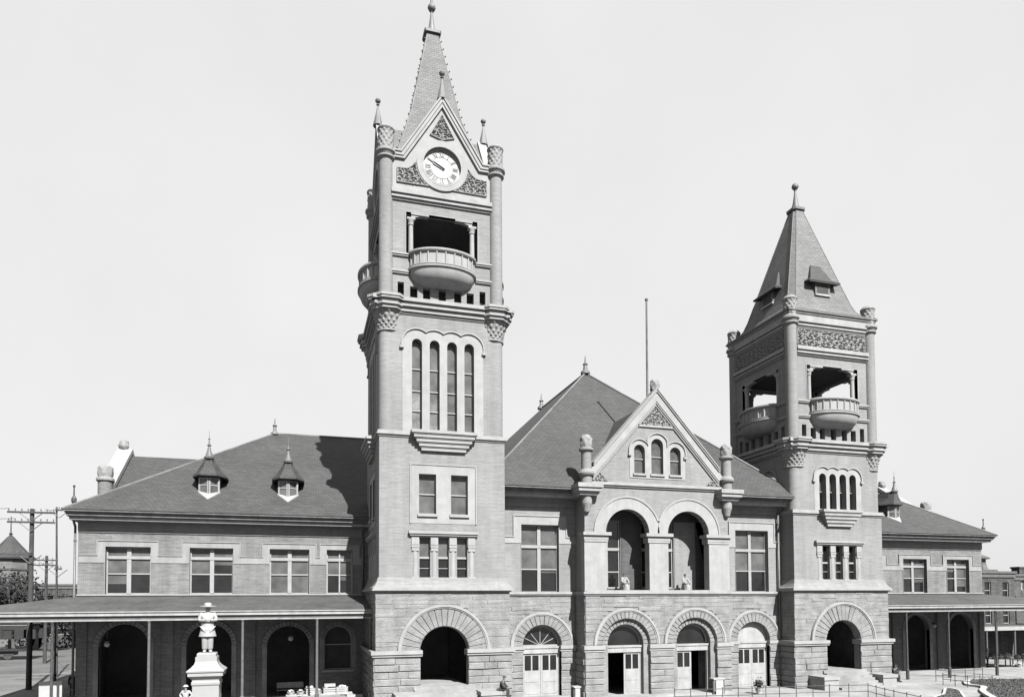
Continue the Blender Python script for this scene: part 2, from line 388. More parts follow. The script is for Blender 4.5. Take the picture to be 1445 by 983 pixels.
# ---------------------------------------------------------------- towers
def tower(cx, cy, tall, seed):
    random.seed(seed)
    base = 'clock_tower' if tall else 'bell_tower'
    off = 0 if tall else -7.1            # how much lower the upper stages stand
    FR = [FRONT(cx, cy), LEFT(cx, cy), RIGHT(cx, cy), BACK(cx, cy)]
    zs_str = 16.9 if tall else 12.9      # sill string
    shaft_top = 24.9+off
    sp = 1.13 if tall else .92; wr = .32 if tall else .31
    w_bot = zs_str+.5; w_spr = 22.9 if tall else 15.78
    # ---- brick shaft, the part itself
    b = MB()
    for i, F in enumerate(FR):
        b.fr = F; vis = i < 2
        lower = rect(-4.05, 4.05, 7.9, zs_str+.1) if i in (0, 3) else rect(-3.55, 3.55, 7.9, zs_str+.1)
        holes = []
        if vis:
            for k in (-1.2, 0, 1.2): holes.append(rect(k-.34, k+.34, 8.05, 10.65))
            if tall:
                for k in (-1.03, 1.03): holes.append(rect(k-.55, k+.55, 12.1, 14.63))
        b.slab(lower, holes, 3.55, 4.05)
        holes = [archp(k*sp, wr, w_bot, w_spr) for k in (-1.5, -.5, .5, 1.5)] if vis else []
        b.slab(rect(-3.55, 3.55, zs_str+.1, shaft_top), holes, 3.5, 4.05)
    b.fr = FR[0]; b.smooth = True
    for sx in (-1, 1):
        for sy in (-1, 1): b.lathe([(.5, zs_str+.1), (.5, shaft_top)], sx*3.55, sy*3.55, 28)
    b.smooth = False
    # belfry walls
    zb = 25.7+off; zc = 32.2+off
    for F in FR:
        b.fr = F
        holes = [rect(-2.35, 2.35, 28.55+off, 31.5+off)]
        for k in (-2.68, 2.68): holes.append(rect(k-.2, k+.2, zb+.12, zb+1.2))
        for k in (-1.85, -1.02, 0, 1.02, 1.85): holes.append(rect(k-.24, k+.24, zb+.12, zb+1.0))
        b.slab(rect(-3.35, 3.35, zb-.05, zc+.1), holes, 3.35, 3.75)
    b.box(-3.3, 3.3, -3.3, 3.3, 28.2+off, 28.5+off)
    b.box(-3.3, 3.3, -3.3, 3.3, zc-.2, zc-.02)
    T = b.build(base, 'brick', HALL)
    # dark lining behind the slits, interior shade put into its colour
    k_ = MB(FR[0]); k_.box(-3.2, 3.2, -3.2, 3.2, zb-.2, zb+1.5); k_.build('dark_lining', 'dark', T)
    k_ = MB(FR[0]); k_.box(-3.3, 3.3, -3.3, 3.3, zs_str-.3, zs_str-.1); k_.build('dark_lining', 'dark', T)
    k_ = MB(FR[0]); k_.box(-3.28, 3.28, -3.28, 3.28, zc-.5, zc-.22); k_.build('belfry_shade_lining', 'dark', T)  # added dark layer below the brick ceiling, belfry shade as colour
    # ---- rock-faced ground storey
    b = MB()
    for i, F in enumerate(FR):
        b.fr = F; front = i == 0; hw = 4.25 if i in (0, 3) else 3.65
        b.slab(rect(-hw, hw, 0, 7.25), [archp(0, 1.55, 1.3, 3.45)] if front else [], 3.65, 4.25)
        hl = [('arch', 0, 2.9, 3.45), ('rect', -1.52, 1.52, 0, 3.6)] if front else []
        if i < 2 or i == 2:
            b.rock(-4.28, 4.28, 3.55, 7.2, 4.25, hl, .27, (.015, .045))
            b.rock(-4.38, 4.38, .1, 3.15, 4.32, hl, .42, (.04, .12), .8, 1.7)
            b.box(-4.36, -1.55 if front else 4.36, 4.2, 4.33, 0, 3.2)
            if front: b.box(1.55, 4.36, 4.2, 4.33, 0, 3.2)
    b.build('base_storey', 'ashlar', T)
    b = MB(FR[0]); b.wedges(0, 3.45, 1.58, 2.74, 4.0, 4.37, 19, .02); b.build('arch_ring', 'ashlar', T)
    b = MB(FR[0]); b.arc(0, 3.45, 2.72, 2.95, 4.2, 4.42, n=28); b.arc(0, 3.45, 2.80, 2.93, 4.3, 4.47, n=28)
    b.build('hood_mould', 'stone', T)
    b = MB()
    for i, F in enumerate(FR[:3]):
        b.fr = F
        for (e, z0, z1) in ((.24, 3.2, 3.34), (.32, 3.34, 3.57)):
            if i == 0:
                for s_ in (-1, 1): b.box(*sorted((s_*1.42, s_*(4.25+e))), 4.25, 4.25+e, z0, z1); b.box(*sorted((s_*1.42, s_*1.6)), 3.6, 4.25, z0, z1)
            else: b.box(-4.25, 4.25, 4.0, 4.25+e, z0, z1)
    b.build('impost_band', 'stone', T)
    b = MB(FR[0])
    for (e, z0, z1) in ((.12, 7.18, 7.27), (.26, 7.27, 7.36), (.20, 7.36, 7.45)): h = 4.25+e; b.box(-h, h, -h, h, z0, z1)
    b.build('water_table', 'stone', T); b = MB(FR[0]); prof = [(4.44, 7.45), (4.32, 7.58), (4.2, 7.8), (4.11, 8.1), (4.056, 8.45)]
    b.loft([[(-h, -h, z), (h, -h, z), (h, h, z), (-h, h, z)] for h, z in prof[:4]])
    b.build('flared_foot', 'brick', T)
    # ---- triple windows with colonnettes
    for i, F in enumerate(FR[:2]):
        b = MB(F)
        b.box(-2.08, 2.08, 4.0, 4.12, 10.62, 10.72); b.box(-2.16, 2.16, 4.0, 4.24, 10.72, 10.84); b.box(-2.24, 2.24, 4.0, 4.32, 10.84, 11.0)
        for k in (-1.81, -.6, .6, 1.81):
            b.box(k-.235, k+.235, 3.7, 4.13, 10.15, 10.62); b.box(k-.25, k+.25, 3.7, 4.16, 9.98, 10.12); b.box(k-.22, k+.22, 3.7, 4.13, 9.76, 9.98)
            b.smooth = True; b.lathe([(.20, 8.12), (.185, 9.78)], k, 3.93, 16); b.smooth = False
            b.box(k-.25, k+.25, 3.7, 4.15, 8.0, 8.14)
        b.box(-2.06, 2.06, 3.7, 4.14, 7.92, 8.02)
        b.build('colonnade', 'stone', T)
        for k in (-1.2, 0, 1.2):
            window(F, rect(k-.36, k+.36, 8.05, 10.65), 3.80, None, .05, (), ((9.35, .13, .05), (8.68, .04)), ((9.35, 10.65, 'blind' if tall else 'glass'), (8.05, 9.35, 'glass')))
        if tall:
            b = MB(F)
            b.slab(rect(-2.06, 2.06, 11.5, 15.2), [rect(k-.55, k+.55, 12.1, 14.63) for k in (-1.03, 1.03)], 4.0, 4.075)
            for pts in ([(-2.08, 11.5), (-2.08, 15.2), (2.08, 15.2), (2.08, 11.5)],): b.strip(pts, .07, 4.0, 4.12)
            b.build('window_panel', 'stone', T)
            for k in (-1.03, 1.03):
                window(F, rect(k-.56, k+.56, 12.1, 14.63), 3.78, None, .07, (), ((13.37, .07),), ((13.37, 14.63, 'blind'), (12.1, 13.37, 'blind')), sill=(k-.64, k+.64, 3.7, 4.2, 11.93, 12.1))
    # ---- sill string and corbelled window sill
    b = MB(FR[0])
    for (e, z0, z1) in ((.06, zs_str, zs_str+.12), (.16, zs_str+.12, zs_str+.22), (.10, zs_str+.22, zs_str+.38)): h = 4.05+e; b.box(-h, h, -h, h, z0, z1)
    for F in FR[:2]:
        b.fr = F; q = 2.12 if tall else 1.82
        for j in range(5):
            e = .62-j*.105; z1 = zs_str+.42-j*.26; b.box(-q+j*.17, q-j*.17, 4.0, 4.05+e, z1-.19, z1)
            if j < 4: b.box(-q+j*.17+.08, q-j*.17-.08, 4.0, 4.05+e-.06, z1-.26, z1-.19)
    b.build('sill_course', 'stone', T)
    # ---- four tall arched windows
    hr = .93 if tall else .78
    for F in FR[:2]:
        e = 1.5*sp+hr
        poly = [(-e, w_bot-.15)]
        pts = []
        a_ = math.acos(sp/2/hr)
        for j, k in enumerate((-1.5, -.5, .5, 1.5)):
            t0 = pi if j == 0 else pi-a_; t1 = 0 if j == 3 else a_
            for q in range(9): t = t0+(t1-t0)*q/8; pts.append((k*sp+hr*cos(t), w_spr+hr*sin(t)))
        poly += pts+[(e, w_bot-.15)]
        b = MB(F); b.slab(poly, [archp(k*sp, wr, w_bot, w_spr) for k in (-1.5, -.5, .5, 1.5)], 4.0, 4.08)
        b.build('window_surround', 'stone', T)
        b = MB(F); mp = [(-e, w_spr-.22)]+pts+[(e, w_spr-.22)]
        b.strip(mp, .085, 4.0, 4.17); b.strip([(x, z) for x, z in mp], -.03, 4.0, 4.11)
        for s_ in (-1, 1): b.box(s_*(e+.04)-.13, s_*(e+.04)+.13, 4.0, 4.22, w_spr-.36, w_spr-.22)
        b.build('hood_mould', 'stone', T)
        H = w_spr+wr-w_bot
        for j, k in enumerate((-1.5, -.5, .5, 1.5)):
            o = archp(k*sp, wr+.02, w_bot, w_spr)
            rl = [(w_bot+H*f, .06) for f in ((.22, .44, .68) if tall else (.5,))]
            if tall: pn = ((w_bot+H*.44, w_spr+wr, 'blind'), (w_bot, w_bot+H*.44, 'blind' if j > 1 else 'painted_reflection'))
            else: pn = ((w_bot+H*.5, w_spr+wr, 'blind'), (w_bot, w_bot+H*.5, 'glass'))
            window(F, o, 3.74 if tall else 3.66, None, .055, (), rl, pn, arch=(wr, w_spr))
    # ---- capitals and cornice
    for sx in (-1, 1):
        for sy in (-1, 1):
            b = MB(FR[0]); X, D = sx*3.4, sy*3.4
            b.lathe([(.7, 23.55+off), (.78, 23.6+off), (.78, 23.68+off), (.7, 23.74+off)], X, D, 24)
            b.leafy([(.68, 23.7+off), (.76, 24.2+off), (1.0, 24.95+off)], X, D, .10, 112, 15, 5)
            b.build('capital', 'carved', T)
            b = MB(FR[0])
            for r, z0, z1 in ((1.08, 24.88, 25.08), (1.2, 25.08, 25.2), (1.14, 25.2, 25.42), (1.3, 25.42, 25.56), (1.36, 25.56, 25.72)):
                b.lathe([(r/cos(pi/8), z0+off), (r/cos(pi/8), z1+off)], sx*3.44, sy*3.44, 8, rot=pi/8)
            b.lathe([(1.36/cos(pi/8), 25.72+off), (.6, 25.86+off)], sx*3.44, sy*3.44, 8, rot=pi/8)
            b.build('corner_cornice', 'stone', T)
    b = MB(FR[0])
    for h, z0, z1 in ((4.12, 24.72, 24.86), (4.24, 24.86, 24.98), (4.18, 24.98, 25.14), (4.38, 25.14, 25.28), (4.33, 25.28, 25.42), (4.5, 25.42, 25.66)): b.box(-h, h, -h, h, z0+off, z1+off)
    b.loft([[(-h, -h, z), (h, -h, z), (h, h, z), (-h, h, z)] for h, z in ((4.5, 25.66+off), (3.7, 25.78+off))])
    b.build('cornice', 'stone', T)
    # ---- corner columns with carved drums
    zr = 34.65 if tall else 27.3
    for sx in (-1, 1):
        for sy in (-1, 1):
            b = MB(FR[0]); b.smooth = True
            b.lathe([(.45, zb), (.43, zr)], sx*3.62, sy*3.62, 28); b.smooth = False
            col = b.build('corner_column', 'brick', T)
            b = MB(FR[0])
            b.lathe([(.43, zr), (.50, zr+.06), (.58, zr+.12), (.58, zr+.22), (.5, zr+.26), (.56, zr+.36), (.66, zr+.46), (.66, zr+.6), (.5, zr+.75)], sx*3.62, sy*3.62, 28)
            b.leafy([(.45, zr+.75), (.47, zr+1.95)], sx*3.62, sy*3.62, .07, 72, 10, 5)
            b.lathe([(.5, zr+1.9), (.56, zr+2.0), (.52, zr+2.1), (.36, zr+2.25), (.1, zr+2.33)], sx*3.62, sy*3.62, 24)
            b.build('column_cap', 'carved', T)
    # ---- belfry: strings, balcony, colonnettes
    for F in FR:
        for z in (27.42+off, 28.55+off):
            for (a0, a1) in ((-3.3, -2.2), (2.2, 3.3)):
                b = MB(F); b.box(a0, a1, 3.6, 3.86, z, z+.1); b.box(a0, a1, 3.6, 3.92, z+.1, z+.2); b.build('string_course', 'stone', T)
        b = MB(F)
        for e, z0, z1 in ((.1, zc, zc+.14), (.22, zc+.14, zc+.26), (.14, zc+.26, zc+.38), (.3, zc+.38, zc+.5), (.24, zc+.5, zc+.68)): b.box(-3.3, 3.3, 3.3, 3.75+e, z0-.02, z1-.02)
        b.build('string_course', 'stone', T)
        b = MB(F)
        b.strip([(-2.35, 28.6+off), (-2.35, 31.5+off), (2.35, 31.5+off), (2.35, 28.6+off)], .05, 3.5, 3.79)
        for s_ in (-1, 1):
            x = s_*2.02
            b.smooth = True; b.lathe([(.17, 28.6+off), (.15, 30.75+off)], x, 3.56, 14); b.smooth = False
            b.lathe([(.15, 30.7+off), (.2, 30.76+off), (.17, 30.84+off), (.24, 31.08+off)], x, 3.56, 14)
            b.box(x-.26, x+.26, 3.3, 3.76, 31.06+off, 31.2+off)
            n = 10; pl = [(x-s_*.0, 31.2+off), (x-s_*1.0, 31.5+off-.12)]
            q = [(x-.02*s_, 31.18+off)]+[(x-s_*(.1+1.0*k/n), 31.18+off+.22*sin(pi/2*k/n)) for k in range(n+1)]+[(x-s_*1.1, 31.5+off), (x-s_*.02, 31.5+off)]
            b.slab(q, [], 3.42, 3.72)
            b.box(min(x, x-s_*1.15), max(x, x-s_*1.15), 3.4, 3.78, 31.38+off, 31.49+off)
        b.build('opening_columns', 'stone', T)
        # balcony
        A, B_, D0 = 2.12, 1.28, 3.70; seg = 26
        def er(sa, sd, z):
            z = z+.2 if z > 27.42 else 27.62-(27.42-z)*.8
            return [(A*sa*cos(pi-pi*k/seg), D0+(B_*sd)*sin(pi*k/seg), z+off) for k in range(seg+1)]
        def shell(pr, inner):
            rings = [er(s1, s1, z) for s1, z in pr]+[er(s1, s1, z) for s1, z in inner]
            return rings
        b = MB(F); b.smooth = True
        b.loft([er(.30, .12, 26.28), er(.62, .45, 26.36), er(.82, .72, 26.55), er(.93, .89, 26.85), er(.99, .98, 27.2), er(1, 1, 27.42)], False, False)
        b.smooth = False
        b.loft([er(1, 1, 27.42), er(1.06, 1.08, 27.47), er(1.06, 1.08, 27.56), er(1.0, 1.0, 27.6), er(1.03, 1.04, 27.64), er(1.03, 1.04, 27.7), er(.97, .96, 27.72),
                er(.97, .96, 28.42), er(1.03, 1.04, 28.45), er(1.06, 1.08, 28.52), er(1.06, 1.08, 28.62), er(1.0, 1.0, 28.68), er(.9, .84, 28.68), er(.9, .84, 27.75), er(.3, .1, 27.75)], False, False)
        for k in range(11):
            t = pi*(.06+.88*k/10); x, dd = A*.985*cos(t), D0+B_*.985*sin(t)
            b.lathe([(.05, 27.9+off), (.05, 28.65+off)], x, dd, 6)
        b.build('balcony', 'stone', T)
    # ---- top
    zt = 32.87 if tall else 25.8
    if tall:
        for i, F in enumerate(FR):
            pts = [(-3.3, 34.95), (-2.5, 34.95), (0, 38.95), (2.5, 34.95), (3.3, 34.95)]
            b = MB(F)
            hole = [(1.3*cos(2*pi*k/32), 34.85+1.3*sin(2*pi*k/32)) for k in range(32)]
            b.slab([(-3.35, zt-.1)]+pts+[(3.35, 34.95), (3.35, zt-.1)], [hole], 3.3, 3.75)
            G = b.build('clock_gable', 'stone', T)
            b = MB(F); up = [(-3.2, 34.9), (-2.45, 34.9), (0, 38.75), (2.45, 34.9), (3.2, 34.9)]
            cd = (3.9, 3.96, 4.03) if i in (0, 3) else (3.82, 3.86, 3.9)
            b.strip(up, .16, 3.3, cd[0]); b.strip([(x*1, z+.0) for x, z in [(-3.2, 35.06), (-2.54, 35.06), (0, 39.05), (2.54, 35.06), (3.2, 35.06)]], .2, 3.3, cd[1])
            b.strip([(-3.2, 35.26), (-2.66, 35.26), (0, 39.4), (2.66, 35.26), (3.2, 35.26)], .1, 3.3, cd[2])
            b.build('gable_coping', 'stone', T)
            b = MB(F); b.arc(0, 34.85, 1.28, 1.66, 3.6, 3.86, 0, 2*pi, 40); b.arc(0, 34.85, 1.24, 1.36, 3.6, 3.87, 0, 2*pi, 40); b.build('dial_ring', 'stone', T)
            for s_ in (-1, 1):
                b = MB(F)
                arcp = [(s_*1.7*cos(t), 34.85+1.7*sin(t)) for t in [(-60+k*9)*pi/180 for k in range(8)]]
                poly = [(s_*2.95, 33.35)]+[(x, z) for x, z in arcp if z > 33.3]+[(s_*2.0, 34.55), (s_*2.25, 34.35), (s_*2.95, 34.3)]
                b.relief(poly, 3.79, .06, .035, 11+i+s_, .45); b.strip(poly+[poly[0]], .05, 3.7, 3.84); b.build('carved_panel', 'carved', T)
            b = MB(F); b.relief([(-.78, 36.85), (0, 36.62), (.78, 36.85), (0, 38.25)], 3.79, .06, .035, 31+i, .4); b.strip([(-.82, 36.82), (0, 36.58), (.82, 36.82), (0, 38.35), (-.82, 36.82)], .05, 3.7, 3.84)
            b.build('carved_panel', 'carved', T)
            # dial
            b = MB(F); n = 40
            b.loft([[(1.3*cos(2*pi*k/n), dd, 34.85+1.3*sin(2*pi*k/n)) for k in range(n)] for dd in (3.5, 3.6)])
            D = b.build('clock_face', 'clock', T)
            b = MB(F)
            def stroke(p, q, w, dd=3.625):
                dx, dz = q[0]-p[0], q[1]-p[1]; l = math.hypot(dx, dz); ux, uz = -dz/l*w/2, dx/l*w/2
                b.loft([[(p[0]-ux, e, p[1]-uz), (q[0]-ux, e, q[1]-uz), (q[0]+ux, e, q[1]+uz), (p[0]+ux, e, p[1]+uz)] for e in (3.59, dd)])
            for h, txt in enumerate(('XII', 'I', 'II', 'III', 'IIII', 'V', 'VI', 'VII', 'VIII', 'IX', 'X', 'XI')):
                th = 2*pi*h/12; rr = .90; R_ = lambda x, y: (x*cos(th)+(rr+y)*sin(th), 34.85-x*sin(th)+(rr+y)*cos(th))
                wd = {'I': .085, 'V': .2, 'X': .2}; tot = sum(wd[c] for c in txt); x = -tot/2; hh = .155
                for c in txt:
                    w = wd[c]; m_ = x+w/2
                    if c == 'I': stroke(R_(m_, -hh), R_(m_, hh), .05)
                    if c == 'V': stroke(R_(x+.03, hh), R_(m_, -hh), .06); stroke(R_(x+w-.03, hh), R_(m_, -hh), .028)
                    if c == 'X': stroke(R_(x+.03, hh), R_(x+w-.03, -hh), .06); stroke(R_(x+w-.03, hh), R_(x+.03, -hh), .028)
                    x += w
            b.arc(0, 34.85, 1.09, 1.105, 3.59, 3.62, 0, 2*pi, 40); b.arc(0, 34.85, .70, .712, 3.59, 3.62, 0, 2*pi, 40)
            b.build('numerals', 'iron', D)
            b = MB(F)
            for ang, L, w in ((295, .62, .16), (300, 1.02, .10)):
                t = radians(ang); stroke((-.2*sin(t), 34.85-.2*cos(t)), (L*sin(t), 34.85+L*cos(t)), w, 3.66)
            b.build('clock_hands', 'iron', D)
            # gable roof and finial
            b = MB(F); b.loft([[(-2.75, d_, 35.0), (0, d_, 39.3), (2.75, d_, 35.0)] for d_ in (3.4, .3)]); b.build('gable_roof', 'spire_slate', T)
            b = MB(F); b.lathe([(.34, 39.3), (.30, 39.5), (.17, 40.1), (.07, 40.6), (.05, 40.75), (.12, 40.8), (.06, 40.86), (.05, 40.9), (.16, 41.0), (.2, 41.1), (.14, 41.22), (.02, 41.26)], 0, 3.75, 12); b.build('finial', 'tin', T)
        prof = [(3.3, 34.85), (3.14, 35.1), (2.92, 35.7), (1.76, 39.6), (.40, 46.5)]; ch = .1
        top = 46.5; r1 = .42
    else:
        for F in FR:
            b = MB(F); b.slab(rect(-3.35, 3.35, zt-.1, 28.2), [], 3.3, 3.72)
            b.strip([(-3.1, 25.92), (-3.1, 27.08), (3.1, 27.08), (3.1, 25.92)], .06, 3.6, 3.8); b.build('frieze_wall', 'brick', T)
            b = MB(F); b.relief(rect(-3.1, 3.1, 25.92, 27.08), 3.76, .07, .05, 51, .5); b.build('carved_panel', 'carved', T)
        b = MB(FR[0])
        for h, z0, z1 in ((3.82, 27.2, 27.34), (3.92, 27.34, 27.46), (3.86, 27.46, 27.6), (4.0, 27.6, 27.74), (3.94, 27.74, 28.2), (4.02, 28.2, 28.34)): b.box(-h, h, -h, h, z0, z1)
        b.build('cornice', 'stone', T)
        b = MB(FR[0]); b.box(-4.12, 4.12, -4.12, 4.12, 28.34, 28.46); b.box(-4.06, 4.06, -4.06, 4.06, 28.46, 28.56); b.build('gutter', 'dark_trim', T)
        prof = [(4.0, 28.5), (3.62, 28.72), (3.25, 29.2), (2.98, 29.9), (.42, 38.6)]; ch = .32
        top = 38.6; r1 = .42
    def sq(h, z):
        c = min(ch if tall else .12+.10*h, h*.6); q = []
        for x, y in ((-h+c, -h), (h-c, -h), (h, -h+c), (h, h-c), (h-c, h), (-h+c, h), (-h, h-c), (-h, -h+c)): q.append((x, y, z))
        return q
    b = MB(FR[0]); b.loft([sq(h, z) for h, z in prof]); b.build('spire', 'spire_slate', T)
    b = MB(FR[0])                                  # lead rolls on the hips with their hooks
    for (sx, sy) in ((-1, -1), (1, -1), (1, 1), (-1, 1)):
        pts = [(sx*(h-(ch/2 if tall else (.12+.10*h)*.5)), sy*(h-(ch/2 if tall else (.12+.10*h)*.5)), z) for h, z in prof]
        b.fr = WF if False else FR[0]
        if tall: b.path(pts, .06)
        else:
            for e in ((1, 0), (0, 1)):
                b.path([(sx*(h-e[0]*min(.12+.10*h, h*.6)), sy*(h-e[1]*min(.12+.10*h, h*.6)), z) for h, z in prof], .035)
        if tall:
            for k in range(17):
                z = 35.9+10.2*(k+.5)/17; i_ = 2 if z < 39.6 else 3
                (h0, z0), (h1, z1) = prof[i_], prof[i_+1]; h = h0+(h1-h0)*(z-z0)/(z1-z0)
                b.tube((sx*h, sy*h, z), (sx*(h+.07), sy*(h+.07), z+.05), .04, 6)
    b.build('hip_roll', 'tin', T)
    b = MB(FR[0])
    b.loft([sq(r1+.16, top-.05), sq(r1+.18, top+.12), sq(r1+.02, top+.24)])
    hgt = 2.2 if tall else 2.1
    b.smooth = True
    b.lathe([(.34, top+.22), (.22, top+.7), (.13, top+1.3), (.08, top+1.75), (.12, top+1.8), (.08, top+1.86)], 0, 0, 16)
    b.lathe([(.08, top+1.84), (.22, top+1.95), (.29, top+2.1), (.24, top+2.28), (.1, top+2.38), (.05, top+(3.6 if tall else 2.42))], 0, 0, 16)
    b.build('finial', 'tin', T)
    if not tall:
        for F in FR:
            b = MB(F); f0 = 2.78
            b.box(-.7, .7, .5, f0+.15, 30.35, 31.45); L = b.build('lucarne', 'eave_grey', T)
            b = MB(F); b.box(-.5, .5, f0-.2, f0+.17, 30.55, 31.15); b.build('louvre', 'dark', L)
            b = MB(F); b.box(-.72, .72, f0-.3, f0+.22, 30.3, 30.42); b.build('sill', 'trim', L)
            b = MB(F)
            b.loft([[(-1.42, f0+.42, 31.22), (1.42, f0+.42, 31.22), (1.2, .8, 31.75), (-1.2, .8, 31.75)], [(-1.45, f0+.46, 31.36), (1.45, f0+.46, 31.36), (1.2, .8, 31.9), (-1.2, .8, 31.9)],
                    [(-1.0, f0+.02, 31.72), (1.0, f0+.02, 31.72), (.9, .8, 32.0), (-.9, .8, 32.0)], [(-.45, f0-.62, 33.05), (.45, f0-.62, 33.05), (.45, .5, 33.05), (-.45, .5, 33.05)]])
            b.build('lucarne_roof', 'slate', L)
    # ---- steps and cheek blocks
    b = MB(FR[0])
    for k in range(7): b.box(-1.95, 1.95, 3.2, 4.45+.30*(6-k), 0 if k == 0 else .1+.175*k-.02, .1+.175*(k+1))
    b.box(-1.5, 1.5, -3, 3.4, 1.2, 1.33)
    b.build('entrance_steps', 'pave', T)
    for s_ in (-1, 1):
        b = MB(FR[0]); x0, x1 = sorted((s_*1.98, s_*3.2)); b.box(x0, x1, 4.3, 5.98, .05, .82); b.box(x0-.07, x1+.07, 4.3, 6.05, .82, 1.05); b.build('cheek_block', 'stone', T)
    b = MB(FR[0]); b.box(-1.6, 1.6, -2.5, -2.3, 1.3, 5.2); b.build('vestibule_wall', 'plaster', T)
    return T
T1 = tower(8.735, 48.25, True, 3)
T2 = tower(39.12, 48.25, False, 5)
# ---------------------------------------------------------------- central block
random.seed(21)
F0 = FRONT(0, 0)                                 # a = x, d = -y
YC = -45.7                                       # front plane of the main wall (as d)
def tall_window(a0, a1, z0, z1, tr, rail, d, up, low, F=F0, mw=.22, heavy=True):
    c = (a0+a1)/2
    pn = [(tr, z1, up)]
    for x0, x1 in ((a0+.01, c), (c, a1-.01)):
        zb = random.choice((rail, rail, rail-random.uniform(.15, .9), tr-random.uniform(.1, .6)))
        pn += [(zb, tr, up, x0, x1), (z0, zb, low, x0, x1)]
    return window(F, rect(a0, a1, z0, z1), d, None, .09, ((c, mw),), ((tr, .2, .06), (rail, .08)), pn)
b = MB(F0)
CW = [(14.36, 17.07), (31.07, 33.92)]
LOG = [(19.75, 21.7), (23.35, 25.9), (27.75, 29.2)]
b.slab(rect(12.3, 35.3, 7.0, 14.3), [rect(a, c, 7.13, 11.78) for a, c in CW]+[rect(a, c, 7.45, 12.2) for a, c in LOG], YC-.45, YC)
CB = b.build('central_block', 'brick', HALL)
b = MB(F0); arches = [15.8, 32.5]
b.slab(rect(12.3, 35.3, 0, 7.02), [archp(c, 1.38, 0, 3.55) for c in arches]+[rect(c-1.6, c+1.6, 0, 5.6) for c in (21.3, 26.54)], YC-.55, YC-.02)
for (x0, x1) in ((12.6, 18.2), (29.6, 35.1)):
    c = (x0+x1)/2; c = 15.8 if c < 20 else 32.5
    hl = [('arch', c, 2.22, 3.55), ('rect', c-1.36, c+1.36, 0, 3.6)]
    b.rock(x0, x1, 3.58, 6.98, YC, hl, .27, (.015, .045)); b.rock(x0, x1, .1, 3.14, YC+.05, hl, .42, (.04, .11), .8, 1.7)
    b.box(x0, c-1.38, YC-.3, YC+.06, 0, 3.15); b.box(c+1.38, x1, YC-.3, YC+.06, 0, 3.15)
b.build('ground_storey', 'ashlar', CB)
for c in arches:
    b = MB(F0); b.wedges(c, 3.55, 1.4, 2.06, YC-.4, YC+.1, 17, .015); b.build('arch_ring', 'ashlar', CB)
    b = MB(F0); b.arc(c, 3.55, 2.04, 2.28, YC-.1, YC+.13, n=26); b.arc(c, 3.55, 2.12, 2.26, YC, YC+.18, n=26); b.build('hood_mould', 'stone', CB)
    for x0, x1 in ((12.6 if c < 20 else 29.6, c-1.3), (c+1.3, 18.25 if c < 20 else 35.1)):
        b = MB(F0); b.box(x0, x1, YC-.3, YC+.14, 3.16, 3.32); b.box(x0, x1, YC-.3, YC+.22, 3.32, 3.56); b.build('impost_band', 'stone', CB)
b = MB(F0)
for x0, x1 in ((12.6, 18.3), (29.5, 35.1)):
    b = MB(F0); b.box(x0, x1, YC-.2, YC+.12, 6.94, 7.04); b.box(x0, x1, YC-.2, YC+.2, 7.04, 7.2); b.build('sill_course', 'stone', CB)
for (a0, a1), (x0, x1) in zip(CW, ((12.85, 18.3), (29.4, 35.05))):
    b = MB(F0)
    poly = [(x0, 10.5), (a0-.02, 10.5), (a0-.02, 7.2), (a0, 7.2), (a0, 11.78), (a1, 11.78), (a1, 7.2), (a1+.02, 7.2), (a1+.02, 10.5), (x1, 10.5), (x1, 10.91), (a1+.5, 10.91), (a1+.5, 12.35), (a0-.5, 12.35), (a0-.5, 10.91), (x0, 10.91)]
    b.slab(poly, [], YC-.05, YC+.045)
    b.strip([(x0, 10.91), (a0-.5, 10.91), (a0-.5, 12.35), (a1+.5, 12.35), (a1+.5, 10.91), (x1, 10.91)], .07, YC-.05, YC+.10)
    b.build('window_surround', 'stone', CB)
    left = a0 < 20
    tall_window(a0, a1, 7.15, 11.78, 10.3, 8.75, YC-.3, 'blind', 'glass', mw=.24)
for k, (a0, a1) in enumerate(LOG):
    tall_window(a0, a1, 7.45, 12.2, 10.2, 8.6, YC-.14, 'glass', 'glass', mw=.12)
b = MB(F0); b.slab(rect(18.75, 28.9, 7.0, 13.2), [rect(a-.05, c+.05, 7.4, 12.25) for a, c in LOG], YC, YC+.05); b.build('loggia_shade_sheet', 'loggia_shade', CB)  # added sheet over the back wall, loggia shade put into its colour
# eaves of the main roof
def eave(name, x0, x1, d, z, par, ret=()):
    b = MB(F0)
    for e0, z0, z1 in ((-.55, -.62, -.42), (-.4, -.42, -.36), (-.28, -.36, -.2), (-.15, -.2, -.12), (0, -.12, 0)):
        b.box(x0, x1, d-1.8, d+e0, z+z0, z+z1)
        if z1 == -.36: b.build('fascia', 'trim', par); b = MB(F0)
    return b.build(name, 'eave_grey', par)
ee = -44.3
E1 = eave('eave', 12.3, 18.4, ee, 14.2, CB); E2 = eave('eave', 29.5, 35.4, ee, 14.2, CB)
for x0, x1 in ((12.3, 18.4), (29.5, 35.4)):
    b = MB(F0); b.box(x0, x1, YC-.2, YC+.12, 13.0, 13.6); b.box(x0, x1, YC-.2, YC+.2, 13.3, 13.58); b.build('frieze', 'brick', CB)
